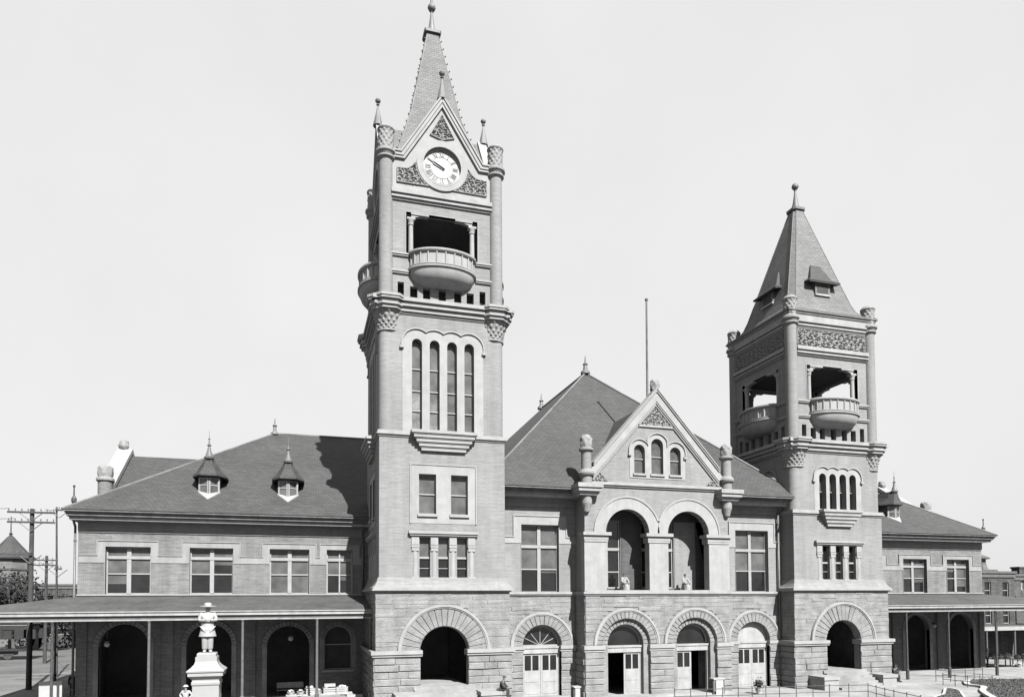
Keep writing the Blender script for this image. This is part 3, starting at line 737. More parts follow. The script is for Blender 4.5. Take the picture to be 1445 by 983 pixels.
# roofs
def hip(name, x0, x1, y0, y1, z0, rx0, rx1, ry0, ry1, zr, par, mat='slate', kick=.0):
    b = MB()
    c = [(x0, y0, z0), (x1, y0, z0), (x1, y1, z0), (x0, y1, z0)]
    if abs(ry0-ry1) > .01: r = [(rx0, ry0, zr), (rx0, ry1, zr)]
    else: r = [(rx0, ry0, zr), (rx1, ry0, zr)]
    I = [b.p(*q) for q in c]; R = [b.p(*q) for q in r]
    if abs(ry0-ry1) > .01: b.face((I[0], I[1], R[0])); b.face((I[1], I[2], R[1], R[0])); b.face((I[2], I[3], R[1])); b.face((I[3], I[0], R[0], R[1]))
    else: b.face((I[0], I[1], R[1], R[0])); b.face((I[1], I[2], R[1])); b.face((I[2], I[3], R[0], R[1])); b.face((I[3], I[0], R[0]))
    b.face(I[::-1])
    o = b.build(name, mat, par); return o
MR = hip('main_roof', 11.3, 36.3, 44.25, 81, 14.2, 23.8, 23.8, 56.75, 68.5, 26.4, HALL)
b = MB()
for p in ((11.3, 44.25, 14.22), (36.3, 44.25, 14.22)): b.tube(p, (23.8, 56.75, 26.45), .09, 6)
b.tube((23.8, 56.75, 26.45), (23.8, 68.5, 26.45), .1, 6); b.build('ridge_roll', 'tin', MR)
for y in (56.75, 68.5):
    b = MB(); b.lathe([(.42, 26.35), (.4, 26.55), (.22, 26.7), (.16, 27.1), (.24, 27.2), (.08, 27.4), (.04, 27.9), (.01, 28.0)], 23.8, y, 12); b.build('finial', 'tin', MR)

# ---------------------------------------------------------------- gabled entrance bay
random.seed(33)
BX = 23.82; YB = -44.0
FB = FRONT(BX, 44.0)                             # d = 0 is the face of the bay
GX = 5.52
b = MB(FB)
ac = (-2.36, 2.32); ar = 1.63; zsp = 11.2
lx = (-2.52, 2.72)
arch_holes = [archp(c, ar, 7.3, zsp) for c in ac]
gw = [(-1.41, .41, 16.92), (-.05, .46, 17.35), (1.36, .42, 16.87)]
gable = [(-GX, 7.0), (-GX, 14.9), (-5.0, 15.2), (-.14, 20.75), (4.75, 15.2), (GX, 14.9), (GX, 7.0)]
b.slab(gable, arch_holes+[archp(c, r, 15.32, z) for c, r, z in gw], -.6, 0)
b.box(-GX, -GX+.5, -1.7, -.6, 7.0, 14.5); b.box(GX-.5, GX, -1.7, -.6, 7.0, 14.5)
BAY = b.build('gabled_bay', 'brick', HALL)
b = MB(FB)
b.slab(rect(-GX, GX, 0, 7.02), [archp(c, 1.72, 0, 3.6) for c in lx], -.5, -.02)
hl = [('arch', c, 2.44, 3.62) for c in lx]+[('rect', c-1.72, c+1.72, 0, 3.62) for c in lx]
b.rock(-GX, GX, 3.62, 6.98, 0, hl, .27, (.015, .045)); b.rock(-GX-.08, GX+.08, .1, 3.14, .05, hl, .42, (.04, .11), .8, 1.7)
b.box(-GX-.08, lx[0]-1.74, -.3, .06, 0, 3.15); b.box(lx[0]+1.74, lx[1]-1.74, -.3, .06, 0, 3.15); b.box(lx[1]+1.74, GX+.08, -.3, .06, 0, 3.15)
b.fr = LEFT(BX-GX, 44.9); b.rock(-.8, .88, .1, 3.14, .05, row=.42); b.rock(-.8, .86, 3.62, 6.98, .0, row=.27, pr=(.015, .045)); b.box(-.8, .9, -.4, .0, 0, 7.0)
b.fr = RIGHT(BX+GX, 44.9); b.rock(-.88, .8, .1, 6.98, .0); b.box(-.9, .8, -.4, .0, 0, 7.0)
b.build('ground_storey', 'ashlar', BAY)
for c in lx:
    b = MB(FB); b.wedges(c, 3.62, 1.74, 2.24, -.4, .1, 21, .015); b.build('arch_ring', 'ashlar', BAY)
    b = MB(FB); b.wedges(c, 3.62, 1.33, 1.74, -.5, -.16, 17, .012); b.slab(rect(c-1.74, c-1.33, 0, 3.62), [], -.5, -.16); b.slab(rect(c+1.33, c+1.74, 0, 3.62), [], -.5, -.16); b.build('inner_arch_ring', 'ashlar', BAY)
    b = MB(FB); b.arc(c, 3.62, 2.22, 2.46, -.1, .13, n=28); b.arc(c, 3.62, 2.30, 2.44, 0, .18, n=28); b.build('hood_mould', 'stone', BAY)
for x0, x1 in ((-GX-.15, lx[0]-1.66), (lx[0]+1.66, lx[1]-1.66), (lx[1]+1.66, GX+.15)):
    b = MB(FB); b.box(x0, x1, -.3, .14, 3.16, 3.32); b.box(x0-.04 if x0 < -4 else x0, x1+.04 if x1 > 5 else x1, -.3, .22, 3.32, 3.6); b.build('impost_band', 'stone', BAY)
b = MB(FB); b.box(-GX-.1, GX+.1, -1.7, .12, 6.94, 7.04); b.box(-GX-.18, GX+.18, -1.7, .2, 7.04, 7.2); b.box(-GX+.1, GX-.1, -1.7, .06, 7.2, 7.26); b.build('sill_course', 'stone', BAY)
# loggia
b = MB(FB); b.box(-GX+.4, GX-.4, -1.75, -.55, 13.2, 13.4); b.build('loggia_ceiling', 'plaster', BAY)
b = MB(FB)
for x0, x1 in ((-GX-.05, ac[0]-ar+.02), (ac[0]+ar-.02, ac[1]-ar+.02), (ac[1]+ar-.02, GX+.05)):
    b = MB(FB); b.box(x0, x1, -.62, .05, 7.22, 10.55); e0 = 0 if x0 < -4 else .16; e1 = 0 if x1 > 4 else .16
    b.box(x0-e0*.7, x1+e1*.7, -.66, .10, 10.55, 10.7); b.box(x0-.05-e0*.5, x1+.05+e1*.5, -.66, .12, 10.7, 10.98); b.box(x0-.14-e0, x1+.14+e1, -.7, .26, 10.98, 11.2); b.build('loggia_pier', 'stone', BAY)
for c in ac:
    b = MB(FB); b.arc(c, zsp, ar-.005, 2.41, -.62, .045, n=36); b.build('arch_ring', 'stone', BAY)
b = MB(FB)
th = math.acos(2.36/2.56)
for c, a0, a1 in ((ac[0], th if False else math.acos(min(1, 2.34/2.5)), pi), (ac[1], 0, pi-math.acos(2.34/2.5))): b.arc(c, zsp, 2.40, 2.52, -.05, .10, a0, a1, 26)
b.build('hood_mould', 'stone', BAY)
b = MB(FB); b.box(-5.0, 5.0, -.2, .1, 14.3, 14.42); b.box(-5.05, 5.05, -.2, .2, 14.42, 14.52); b.box(-5.0, 5.0, -.2, .14, 14.52, 14.62); b.build('string_course', 'stone', BAY)
for c, r, z in gw:
    window(FB, archp(c, r+.02, 15.32, z), -.2, None, .055, (), ((16.35 if abs(c) > .5 else 16.55, .06),), ((15.32, 16.35 if abs(c) > .5 else 16.55, 'blind'), (16.35 if abs(c) > .5 else 16.55, z+r, 'blind')), arch=(r, z), sill=(c-r-.1, c+r+.1, -.2, .14, 15.18, 15.32))
b = MB(FB)
def gsur(rr):
    pts = []
    spec = [(gw[0], pi, .50), (gw[1], pi-.42, .42), (gw[2], pi-.50, 0)]
    for (c, r, z), t0, t1 in spec:
        for k in range(11): t = t0+(t1-t0)*k/10; pts.append((c+(r+rr)*cos(t), z+(r+rr)*sin(t)))
    return pts
pts = gsur(.34)
b.slab([(pts[0][0], 15.0)]+pts+[(pts[-1][0], 15.0)], [archp(c, r, 15.32, z) for c, r, z in gw], -.05, .04); b.build('window_surround', 'stone', BAY)
b = MB(FB); b.strip([(pts[0][0], pts[0][1]-.25)]+pts+[(pts[-1][0], pts[-1][1]-.25)], .08, -.05, .13)
for s_ in (0, -1): b.box(pts[s_][0]-.12, pts[s_][0]+.12, -.05, .17, pts[s_][1]-.4, pts[s_][1]-.25)
b.build('hood_mould', 'stone', BAY)
b = MB(FB); b.relief([(-1.3, 18.72), (1.05, 18.72), (-.12, 20.0)], .03, .06, .04, 71, .4); b.build('carved_panel', 'carved', BAY)
b = MB(FB); b.box(-1.5, 1.22, -.1, .1, 18.58, 18.72); b.build('panel_ledge', 'stone', BAY)
AP = (-.14, 20.1); L_ = (-4.9, 14.72); R_ = (4.72, 14.72)
def gl(off): return [(L_[0]-off*.0, L_[1]+off), (AP[0], AP[1]+off), (R_[0]+off*.0, R_[1]+off)]
b = MB(FB); b.strip(gl(0), .12, -.2, .10); b.strip(gl(.16), .09, -.2, .17); b.strip(gl(.30), .44, -.4, .22); b.strip(gl(.97), .1, -.45, .3); b.strip(gl(1.12), .07, -.5, .36)
b.build('gable_coping', 'stone', BAY)
b = MB(FB); b.leafy([(.22, 21.1), (.30, 21.4), (.30, 21.8), (.16, 22.0)], -.14, -.05, .08, 32, 5, 3); b.lathe([(.34, 21.0), (.24, 21.2)], -.14, -.05, 12); b.build('finial', 'carved', BAY)
for s_ in (-1, 1):
    b = MB(FB); x = s_*5.4
    b.lathe([(.08, 12.45), (.2, 12.55), (.26, 12.8), (.36, 13.1), (.36, 13.7)], x, .1, 16); b.build('corbel', 'carved', BAY)
    b = MB(FB); b.box(x-.72, x+.72, -1.3, .62, 13.72, 13.86); b.box(x-.66, x+.66, -1.3, .56, 13.62, 13.72); b.box(x-.82, x+.82, -1.3, .78, 13.86, 14.1); b.box(x-.9, x+.9, -1.3, .88, 14.1, 14.38); b.build('bracket_block', 'stone', BAY)
    b = MB(FB); b.smooth = True
    b.lathe([(.37, 14.36), (.37, 14.95)], x, .1, 20); b.smooth = False
    b.lathe([(.37, 14.9), (.52, 15.0), (.56, 15.12), (.46, 15.3), (.36, 15.4)], x, .1, 20)
    b.smooth = True; b.lathe([(.35, 15.35), (.34, 16.6)], x, .1, 20); b.smooth = False
    b.lathe([(.34, 16.55), (.5, 16.66), (.5, 16.78), (.38, 16.86)], x, .1, 20)
    PN = b.build('pinnacle', 'brick', BAY)
    b = MB(FB); b.leafy([(.37, 16.84), (.4, 17.3), (.36, 17.55), (.16, 17.74)], x, .1, .06, 40, 6, 3); b.build('pinnacle_cap', 'carved', PN)
    b = MB(FB); b.relief([(s_*4.9, 14.66), (s_*3.75, 14.66), (s_*4.9, 15.6)], .05, .06, .04, 77, .4); b.build('carved_panel', 'carved', BAY)
b = MB(FB); b.loft([[(-5.2, d_, 14.3), (-.14, d_, 20.6), (4.95, d_, 14.3)] for d_ in (-.35, -7.5)]); b.build('gable_roof', 'slate', BAY)
b = MB(); b.tube((24.6, 46.9, 19.0), (24.63, 46.9, 28.9), .10, 8, .07); b.sphere((24.63, 46.9, 28.95), .13)
fp = b.build('flagpole', 'eave_grey', HALL)
# doors
def door_pair(F, c, w, d, z0, z1, leaves, par, boarded=False):
    """double doors under a transom bar; leaves = which leaves are shut"""
    b = MB(F); b.box(c-w, c+w, d-.3, d+.10, z1, z1+.34); b.box(c-w-.04, c+w+.04, d-.3, d+.16, z1+.34, z1+.48); b.build('transom_bar', 'door', par)
    b = MB(F); b.box(c-w, c-w+.1, d-.2, d+.04, z0, z1); b.box(c+w-.1, c+w, d-.2, d+.04, z0, z1); b.build('door_frame', 'door', par)
    for s_ in leaves:
        x0, x1 = (c-w+.1, c-.01) if s_ < 0 else (c+.01, c+w-.1)
        b = MB(F); W_ = x1-x0; gz0 = z0+(z1-z0)*.60; gz1 = z1-.14
        m_ = (x0+x1)/2
        hs = [rect(x0+.13, m_-.05, gz0, gz1), rect(m_+.05, x1-.13, gz0, gz1)]
        b.slab(rect(x0, x1, z0, z1-.01), hs, d-.08, d)
        b.box(x0+.13, x1-.13, d, d+.02, z0+.15, z0+(z1-z0)*.30); b.box(x0+.13, x1-.13, d, d+.02, z0+(z1-z0)*.33, gz0-.1)
        D = b.build('door', 'door', par)
        g_ = MB(F)
        for h in hs: g_.sheet(h, d-.05)
        g_.build('pane', 'glass', D)
for c, lv, bd in ((15.8, (-1, 1), False), (32.5, (-1, 1), True)):
    door_pair(F0, c, 1.37, YC-.32, .12, 3.02, lv, CB)
    o = archp(c, 1.37, 3.5, 3.56)
    if bd: b = MB(F0); b.slab(o, [], YC-.42, YC-.34); b.build('boarded_fanlight', 'door', CB)
    else:
        b = MB(F0); b.arc(c, 3.55, 1.25, 1.38, YC-.5, YC-.36); b.box(c-1.37, c+1.37, YC-.5, YC-.36, 3.5, 3.6)
        for t in (.45, .9, 1.57, 2.24, 2.7): b.fr = WF; b.fr = F0; b.slab([(c+.02*sin(t), 3.55-.02*cos(t)), (c+1.3*cos(t)+.02*sin(t), 3.55+1.3*sin(t)-.02*cos(t)), (c+1.3*cos(t)-.02*sin(t), 3.55+1.3*sin(t)+.02*cos(t)), (c-.02*sin(t), 3.55+.02*cos(t))], [], YC-.46, YC-.4)
        fl = b.build('fanlight', 'frame', CB); b = MB(F0); b.sheet(o, YC-.45); b.build('pane', 'glass', fl)
for c, lv in ((lx[0], (1,)), (lx[1], (-1,))):
    door_pair(FB, c, 1.33, -.52, .2, 3.05, lv, BAY)
    o = archp(c, 1.33, 3.5, 3.62); b = MB(FB); b.arc(c, 3.62, 1.2, 1.34, -.7, -.55); fl = b.build('fanlight', 'frame', BAY); b = MB(FB); b.sheet(o, -.62); b.build('pane', 'glass', fl)
# steps before the doors
b = MB(F0); b.box(13.6, 18.0, -46.2, -44.9, .08, .14); b.build('door_step', 'pave', CB)
b = MB(FB); b.box(-5.2, 5.3, -.6, .9, .05, .2); b.build('door_step', 'pave', BAY)
# floors and back walls inside
for x0, x1, y0 in ((-13.2, 12.8, 52.1), (12.9, 35.0, 46.3), (35.1, 61.4, 52.1)):
    b = MB(); b.box(x0, x1, y0, 74, 6.8, 6.9); b.build('upper_floor', 'plaster', HALL)
b = MB(); b.box(-13.4, 61.6, 57.5, 57.7, .0, 12.0); b.build('inner_wall', 'plaster', HALL)
b = MB(); b.box(12.9, 35.0, 52, 52.2, 7.0, 14.0); b.build('inner_wall', 'plaster', HALL)
# rain pipes
def pipe(x, y, z0, z1):
    b = MB(); b.smooth = True; b.tube((x, y, z0), (x, y, z1), .075, 8); b.smooth = False
    for z in (z0+1, (z0+z1)/2, z1-1): b.tube((x, y, z-.05), (x, y, z+.05), .1, 8)
    b.tube((x, y, z1-.1), (x, y-.7, z1+.55), .075, 8); b.build('rain_pipe', 'metal', HALL)
pipe(34.72, 45.5, .1, 13.3); pipe(12.98, 45.5, 7.3, 13.3); pipe(4.3, 51.35, 7.2, 11.6); pipe(-13.85, 51.6, .1, 11.6)

# ---------------------------------------------------------------- wings
def wing(mirror, label_seed):
    random.seed(label_seed)
    MX = lambda x: 48.26-x if mirror else x
    def R2(a, b_): return (min(MX(a), MX(b_)), max(MX(a), MX(b_)))
    YW = -51.5
    wins = [(-12.07, -9.41), (-7.05, -4.33), (-1.99, .64), (1.82, 3.6)]
    x0, x1 = R2(-13.65, 13.0)
    b = MB(F0)
    b.slab(rect(x0, x1, 6.9, 12.3), [rect(*R2(*w), 7.16, 10.26) for w in wins], YW-.45, YW)
    xe = MX(-13.65)
    b.box(min(xe, xe+(-.4 if mirror else .4)), max(xe, xe+(-.4 if mirror else .4)), -76, YW-.45, 0, 12.3)
    Wg = b.build('side_wing', 'wing_brick', HALL)
    b = MB(F0)
    gar = [(-10.92, 1.46, 3.76, .15), (-5.78, 1.4, 3.76, .15), (-.72, 1.4, 3.55, .15), (2.62, .95, 3.98, 1.85)]
    b.slab(rect(x0, x1, 0, 6.92), [archp(MX(c), r, zb_, zs) for c, r, zs, zb_ in gar], YW-.5, YW)
    for pa, pb in ((-13.64, -13.04), (-8.66, -7.98), (-3.72, -2.86)): b.box(*R2(pa, pb), YW-.1, YW+.14, 0, 6.0)
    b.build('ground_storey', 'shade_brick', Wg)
    for c, r, zs, zb_ in gar:
        b = MB(F0); b.wedges(MX(c), zs, r, r+.33, YW-.3, YW+.07, 19, .01)
        for s_ in (-1, 1): b.box(*sorted((MX(c)+s_*r, MX(c)+s_*(r+.3))), YW-.3, YW+.06, zb_, zs)
        b.build('arch_ring', 'ashlar', Wg)
    # glass in the last arch
    o = archp(MX(2.62), .95, 1.85, 3.98); window(F0, o, YW-.25, None, .07, (), ((3.6, .08),), ((1.85, 3.6, 'dark'), (3.6, 4.93, 'dark')), arch=(.95, 3.98), sill=(MX(2.62)-1.1, MX(2.62)+1.1, YW-.2, YW+.14, 1.7, 1.85))
    for k, w in enumerate(wins):
        a0, a1 = R2(*w); up = 'blind'; lo = 'glass' if k != 2 else 'blind'
        tall_window(a0, a1, 7.16, 10.26, 9.57, 8.5, YW-.3, up, lo, mw=.26 if k < 3 else .1)
    # stepped surround course
    b = MB(F0); b2 = []
    xa, xb = R2(-13.6, 4.4)
    ws = sorted(R2(*w) for w in wins)
    up = [(xa, 9.67)]; dn = []
    for a0, a1 in ws:
        l, r = a0-.44, a1+.42
        if mirror and a0 == ws[0][0] or (not mirror and a0 == ws[-1][0]): l, r = max(l, xa), min(r, xb)
        if l < up[-1][0]+.1: up[-1] = (up[-1][0], 10.62) if False else up[-1]; l = up[-1][0]+.12
        up += [(l, 9.67), (l, 10.62), (r, 10.62), (r, 9.67)]
    up.append((max(xb, up[-1][0]+.05), 9.67))
    for a0, a1 in ws: dn += [(a0-.03, 9.21), (a0-.03, 7.1), (a0, 7.1), (a0, 10.26), (a1, 10.26), (a1, 7.1), (a1+.03, 7.1), (a1+.03, 9.21)]
    poly = up+[(up[-1][0], 9.21)]+dn[::-1]+[(xa, 9.21)]
    b.slab(poly, [], YW-.05, YW+.045); b.strip(up, .06, YW-.05, YW+.10); b.build('window_surround', 'wing_stone', Wg)
    b = MB(F0); b.box(x0, x1, YW-.1, YW+.1, 7.0, 7.08); b.box(x0, x1, YW-.1, YW+.17, 7.08, 7.16); b.build('sill_course', 'stone', Wg)
    b = MB(F0); b.box(x0, x1, YW-.1, YW+.12, 11.3, 11.95); b.box(x0, x1, YW-.1, YW+.07, 11.16, 11.3); b.build('frieze', 'brick', Wg)
    # eaves round the free end
    b = MB(F0); ex = MX(-14.9); xin = MX(13.0)
    for e0, z0, z1 in ((.42, 11.88, 12.06), (.3, 12.06, 12.12), (.2, 12.12, 12.28), (.1, 12.28, 12.38), (0, 12.38, 12.5)):
        q0, q1 = sorted((MX(-14.2+e0*.55), xin)); b.box(q0, q1, -76.2, -50.3-e0, z0, z1)
        if z1 == 12.06: b.build('fascia', 'trim', Wg); b = MB(F0)
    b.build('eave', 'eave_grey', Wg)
    w = 12.15
    if mirror: Rf = hip('wing_roof', 35, MX(-14.25), 50.25, 75.95, 12.5, 25, MX(-14.25+w), 63.1, 63.1, 20.9, Wg)
    else: Rf = hip('wing_roof', -14.25, 13.2, 50.25, 75.95, 12.5, -14.25+w, 23, 63.1, 63.1, 20.9, Wg)
    b = MB(); b.tube((MX(-14.25), 50.25, 12.5), (MX(-14.25+w), 63.1, 20.93), .08, 6); b.tube((MX(-14.25+w), 63.1, 20.93), (MX(13), 63.1, 20.93), .09, 6); b.build('ridge_roll', 'tin', Wg)
    b = MB(); b.lathe([(.35, 20.85), (.32, 21.0), (.15, 21.15), (.12, 21.5), (.2, 21.6), (.06, 21.8), (.03, 22.2), (.01, 22.25)], MX(-14.25+w), 63.1, 10); b.build('finial', 'tin', Wg)
    # end gable
    FE = RIGHT(MX(-13.3), 63.15) if mirror else LEFT(MX(-13.3), 63.15)
    b = MB(FE); b.slab([(-5.2, 0), (-5.2, 15.0), (0, 18.45), (5.2, 15.0), (5.2, 0)], [], -.3, .5); EG = b.build('end_gable', 'brick', Wg)
    b = MB(FE); b.strip([(-5.5, 14.95), (0, 18.6), (5.5, 14.95)], .35, -.35, .75); b.build('gable_coping', 'stone', EG)
    b = MB(FE); b.loft([[(-5.9, d_, 14.5), (0, d_, 18.42), (5.9, d_, 14.5)] for d_ in (-.3, -11)]); b.build('gable_roof', 'slate', EG)
    for s_ in (-1, 1):
        b = MB(FE); b.smooth = True; b.lathe([(.48, 11), (.48, 15.4)], s_*5.7, .25, 18); b.smooth = False; PP = b.build('pinnacle', 'shade_brick', EG); b = MB(FE)
        b.lathe([(.5, 15.35), (.6, 15.45), (.6, 15.6), (.5, 15.7)], s_*5.7, .25, 18); b.leafy([(.48, 15.7), (.5, 16.3), (.42, 16.5), (.2, 16.6)], s_*5.7, .25, .06, 36, 6, 3); b.build('pinnacle_cap', 'carved', PP)
    b = MB(FE); b.leafy([(.25, 18.9), (.38, 19.2), (.3, 19.6), (.1, 19.7)], 0, .3, .06, 24, 5, 2); b.build('finial', 'carved', EG)
    b = MB(); e_ = MX(-13.9); b.lathe([(.12, 12.5), (.05, 12.9), (.16, 13.1), (.16, 13.3), (.05, 13.5), (.04, 14.0), (.09, 14.1), (.01, 14.2)], e_, 51.4, 8); b.build('corner_finial', 'iron', Wg)
    # dormers
    for dx in ((-6.05, -.83) if not mirror else (-4.74, .6)):
        x = MX(dx); FD = FRONT(x, 52.35)
        b = MB(FD)
        b.loft([[(-.66, -.5, z), (0, -.22, z), (.66, -.5, z), (.66, -3.6, z), (-.66, -3.6, z)] for z in (13.9, 15.5)])
        D = b.build('dormer', 'dark_trim', Wg)
        for s_ in (-1, 1):
            ang = atan2(.28, .66)
            ca, sa = cos(ang), sin(ang)
            b = MB((x, 52.57, s_*ca, sa, s_*sa, -ca))
            b.slab(rect(.01, .72, 14.02, 15.2), [rect(.10, .60, 14.1, 14.66), rect(.10, .60, 14.72, 15.14)], .0, .05); wd = b.build('window', 'frame', D)
            b2 = MB(b.fr); b2.sheet(rect(.08, .62, 14.08, 15.16), .012)
            b2.cur = 0; b2.build('pane', 'blind', D)
        b = MB(FD); b.loft([[(-.74, -.46, 13.9), (0, -.12, 13.9), (.74, -.46, 13.9), (0, -.6, 13.9)], [(-.74, -.46, 14.02), (0, -.12, 14.02), (.74, -.46, 14.02), (0, -.6, 14.02)]]); b.build('sill', 'trim', D)
        b = MB(FD); n = 5
        rz = lambda d_: 12.5+(52.35-d_-50.25)*.654
        b.loft([[(-.74, -.5, rz(-.5)+.10), (0, .45, rz(.45)+.05), (.74, -.5, rz(-.5)+.10), (0, -.4, rz(-.4)+.1)], [(-.74, -.5, rz(-.5)-.05), (0, .45, rz(.45)-.05), (.74, -.5, rz(-.5)-.05), (0, -.4, rz(-.4)-.05)]]); b.build('apron', 'trim', D)
        b = MB(FD)
        def ringd(k, z): return [(-1.12*k, -.95*k if k > .4 else -.6, z), (-.55*k, .12*k-.25*(1-k), z), (.55*k, .12*k-.25*(1-k), z), (1.12*k, -.95*k if k > .4 else -.6, z), (1.12*k, -4.2, z), (-1.12*k, -4.2, z)]
        b.loft([ringd(1, 15.30), ringd(1, 15.42), ringd(.72, 15.72), ringd(.5, 16.05), ringd(.32, 16.45), ringd(.2, 16.62)]); b.build('dormer_roof', 'slate', D)
        b = MB(FD); b.lathe([(.3, 16.5), (.34, 16.62), (.26, 16.7), (.13, 17.1), (.08, 17.4), (.16, 17.46), (.06, 17.55), (.04, 17.85), (.08, 17.92), (.02, 18.0), (.01, 18.5)], 0, -.3, 12); b.build('finial', 'tin', D)
    # ---- porch
    pf = -45.84
    b = MB(F0); xl = MX(-19.25); xi = MX(4.44)
    q0, q1 = sorted((xl, xi)); P0 = None
    I = []
    def ptf(x, d, z): return b.p(MX(x), d, z)
    A = ptf(-19.3, pf, 6.08); B_ = ptf(4.44, pf, 6.08); C_ = ptf(4.44, -51.5, 7.03); D_ = ptf(-13.65, -51.5, 7.03); E_ = ptf(-13.65, -76, 7.03); G_ = ptf(-19.3, -76, 6.08)
    b.face((A, B_, C_, D_)); b.face((A, D_, E_, G_))
    A2 = ptf(-19.2, pf-.1, 5.98); B2 = ptf(4.44, pf-.1, 5.98); C2 = ptf(4.44, -51.5, 6.6); D2 = ptf(-13.65, -51.5, 6.6); E2_ = ptf(-13.65, -76, 6.6); G2 = ptf(-19.2, -76, 5.98)
    PO = b.build('porch_roof', 'porch_tin', Wg)
    b = MB(F0); 
    A2 = ptf(-19.2, pf-.1, 5.9); B2 = ptf(4.44, pf-.1, 5.9); C2 = ptf(4.44, -51.5, 6.3); D2 = ptf(-13.65, -51.5, 6.3); E2_ = ptf(-13.65, -76, 6.3); G2 = ptf(-19.2, -76, 5.9)
    b.face((A2, B2, C2, D2)); b.face((A2, D2, E2_, G2)); b.build('porch_ceiling', 'soffit', PO)
    b = MB(F0); b.box(q0, q1, pf-.25, pf+.02, 5.84, 6.04); b.box(q0, q1, pf-.2, pf+.09, 6.04, 6.1)
    sx0, sx1 = sorted((MX(-19.32), MX(-19.05))); b.box(sx0, sx1, -76, pf-.25, 5.84, 6.06); b.build('fascia', 'trim', PO)
    b = MB(F0); b.box(q0, q1, pf-.3, pf-.12, 5.62, 5.84); sx0, sx1 = sorted((MX(-19.12), MX(-18.94))); b.box(sx0, sx1, -76, pf-.3, 5.62, 5.84); b.build('beam', 'dark_trim', PO)
    b = MB(F0); b.box(q0, q1, pf-.32, pf-.06, 5.55, 5.62); sx0, sx1 = sorted((MX(-19.18), MX(-18.9))); b.box(sx0, sx1, -76, pf-.32, 5.55, 5.62); b.build('beam_moulding', 'trim', PO)
    for x, y in ((4.34, pf-.18), (1.06, pf-.18), (-3.3, pf-.18), (-8.44, pf-.18), (-13.4, pf-.18), (-18.9, pf-.2), (-19.0, -54.5), (-19.0, -66)):
        b = MB(F0); b.lathe([(.13, .1), (.13, .9), (.085, .95), (.075, 5.4), (.12, 5.5), (.12, 5.56)], MX(x), y, 10); b.build('post', 'iron' if x < -10 or mirror else 'metal', PO)
    return Wg
WL = wing(False, 40); WR = wing(True, 41)
# ================================================================= figures
def skin(name, V, Ed, Rd, mat, parent=None, sub=2, extra=None):
    me = bpy.data.meshes.new('tmp'); me.from_pydata(V, Ed, []); o = bpy.data.objects.new('tmp', me); COL.objects.link(o)
    m = o.modifiers.new('s', 'SKIN'); m.use_smooth_shade = True
    for k, r in enumerate(Rd): me.skin_vertices[0].data[k].radius = (r, r) if not isinstance(r, tuple) else r
    me.skin_vertices[0].data[0].use_root = True
    o.modifiers.new('d', 'SUBSURF').levels = sub; o.modifiers['d'].render_levels = sub
    dg = bpy.context.evaluated_depsgraph_get(); dg.update()
    nm = bpy.data.meshes.new_from_object(o.evaluated_get(dg)); bpy.data.objects.remove(o, do_unlink=True)
    if extra:
        bm = bmesh.new(); bm.from_mesh(nm)
        for c, r, sc in extra:
            res = bmesh.ops.create_icosphere(bm, subdivisions=2, radius=r); bmesh.ops.scale(bm, vec=sc, verts=res['verts']); bmesh.ops.translate(bm, vec=c, verts=res['verts'])
        bm.to_mesh(nm); bm.free()
    nm.materials.clear(); nm.materials.append(M[mat]); nm.name = name
    for p in nm.polygons: p.use_smooth = True
    q = bpy.data.objects.new(name, nm); COL.objects.link(q)
    if parent: q.parent = parent
    ORG[q.name] = (0, 0, 0)
    return q
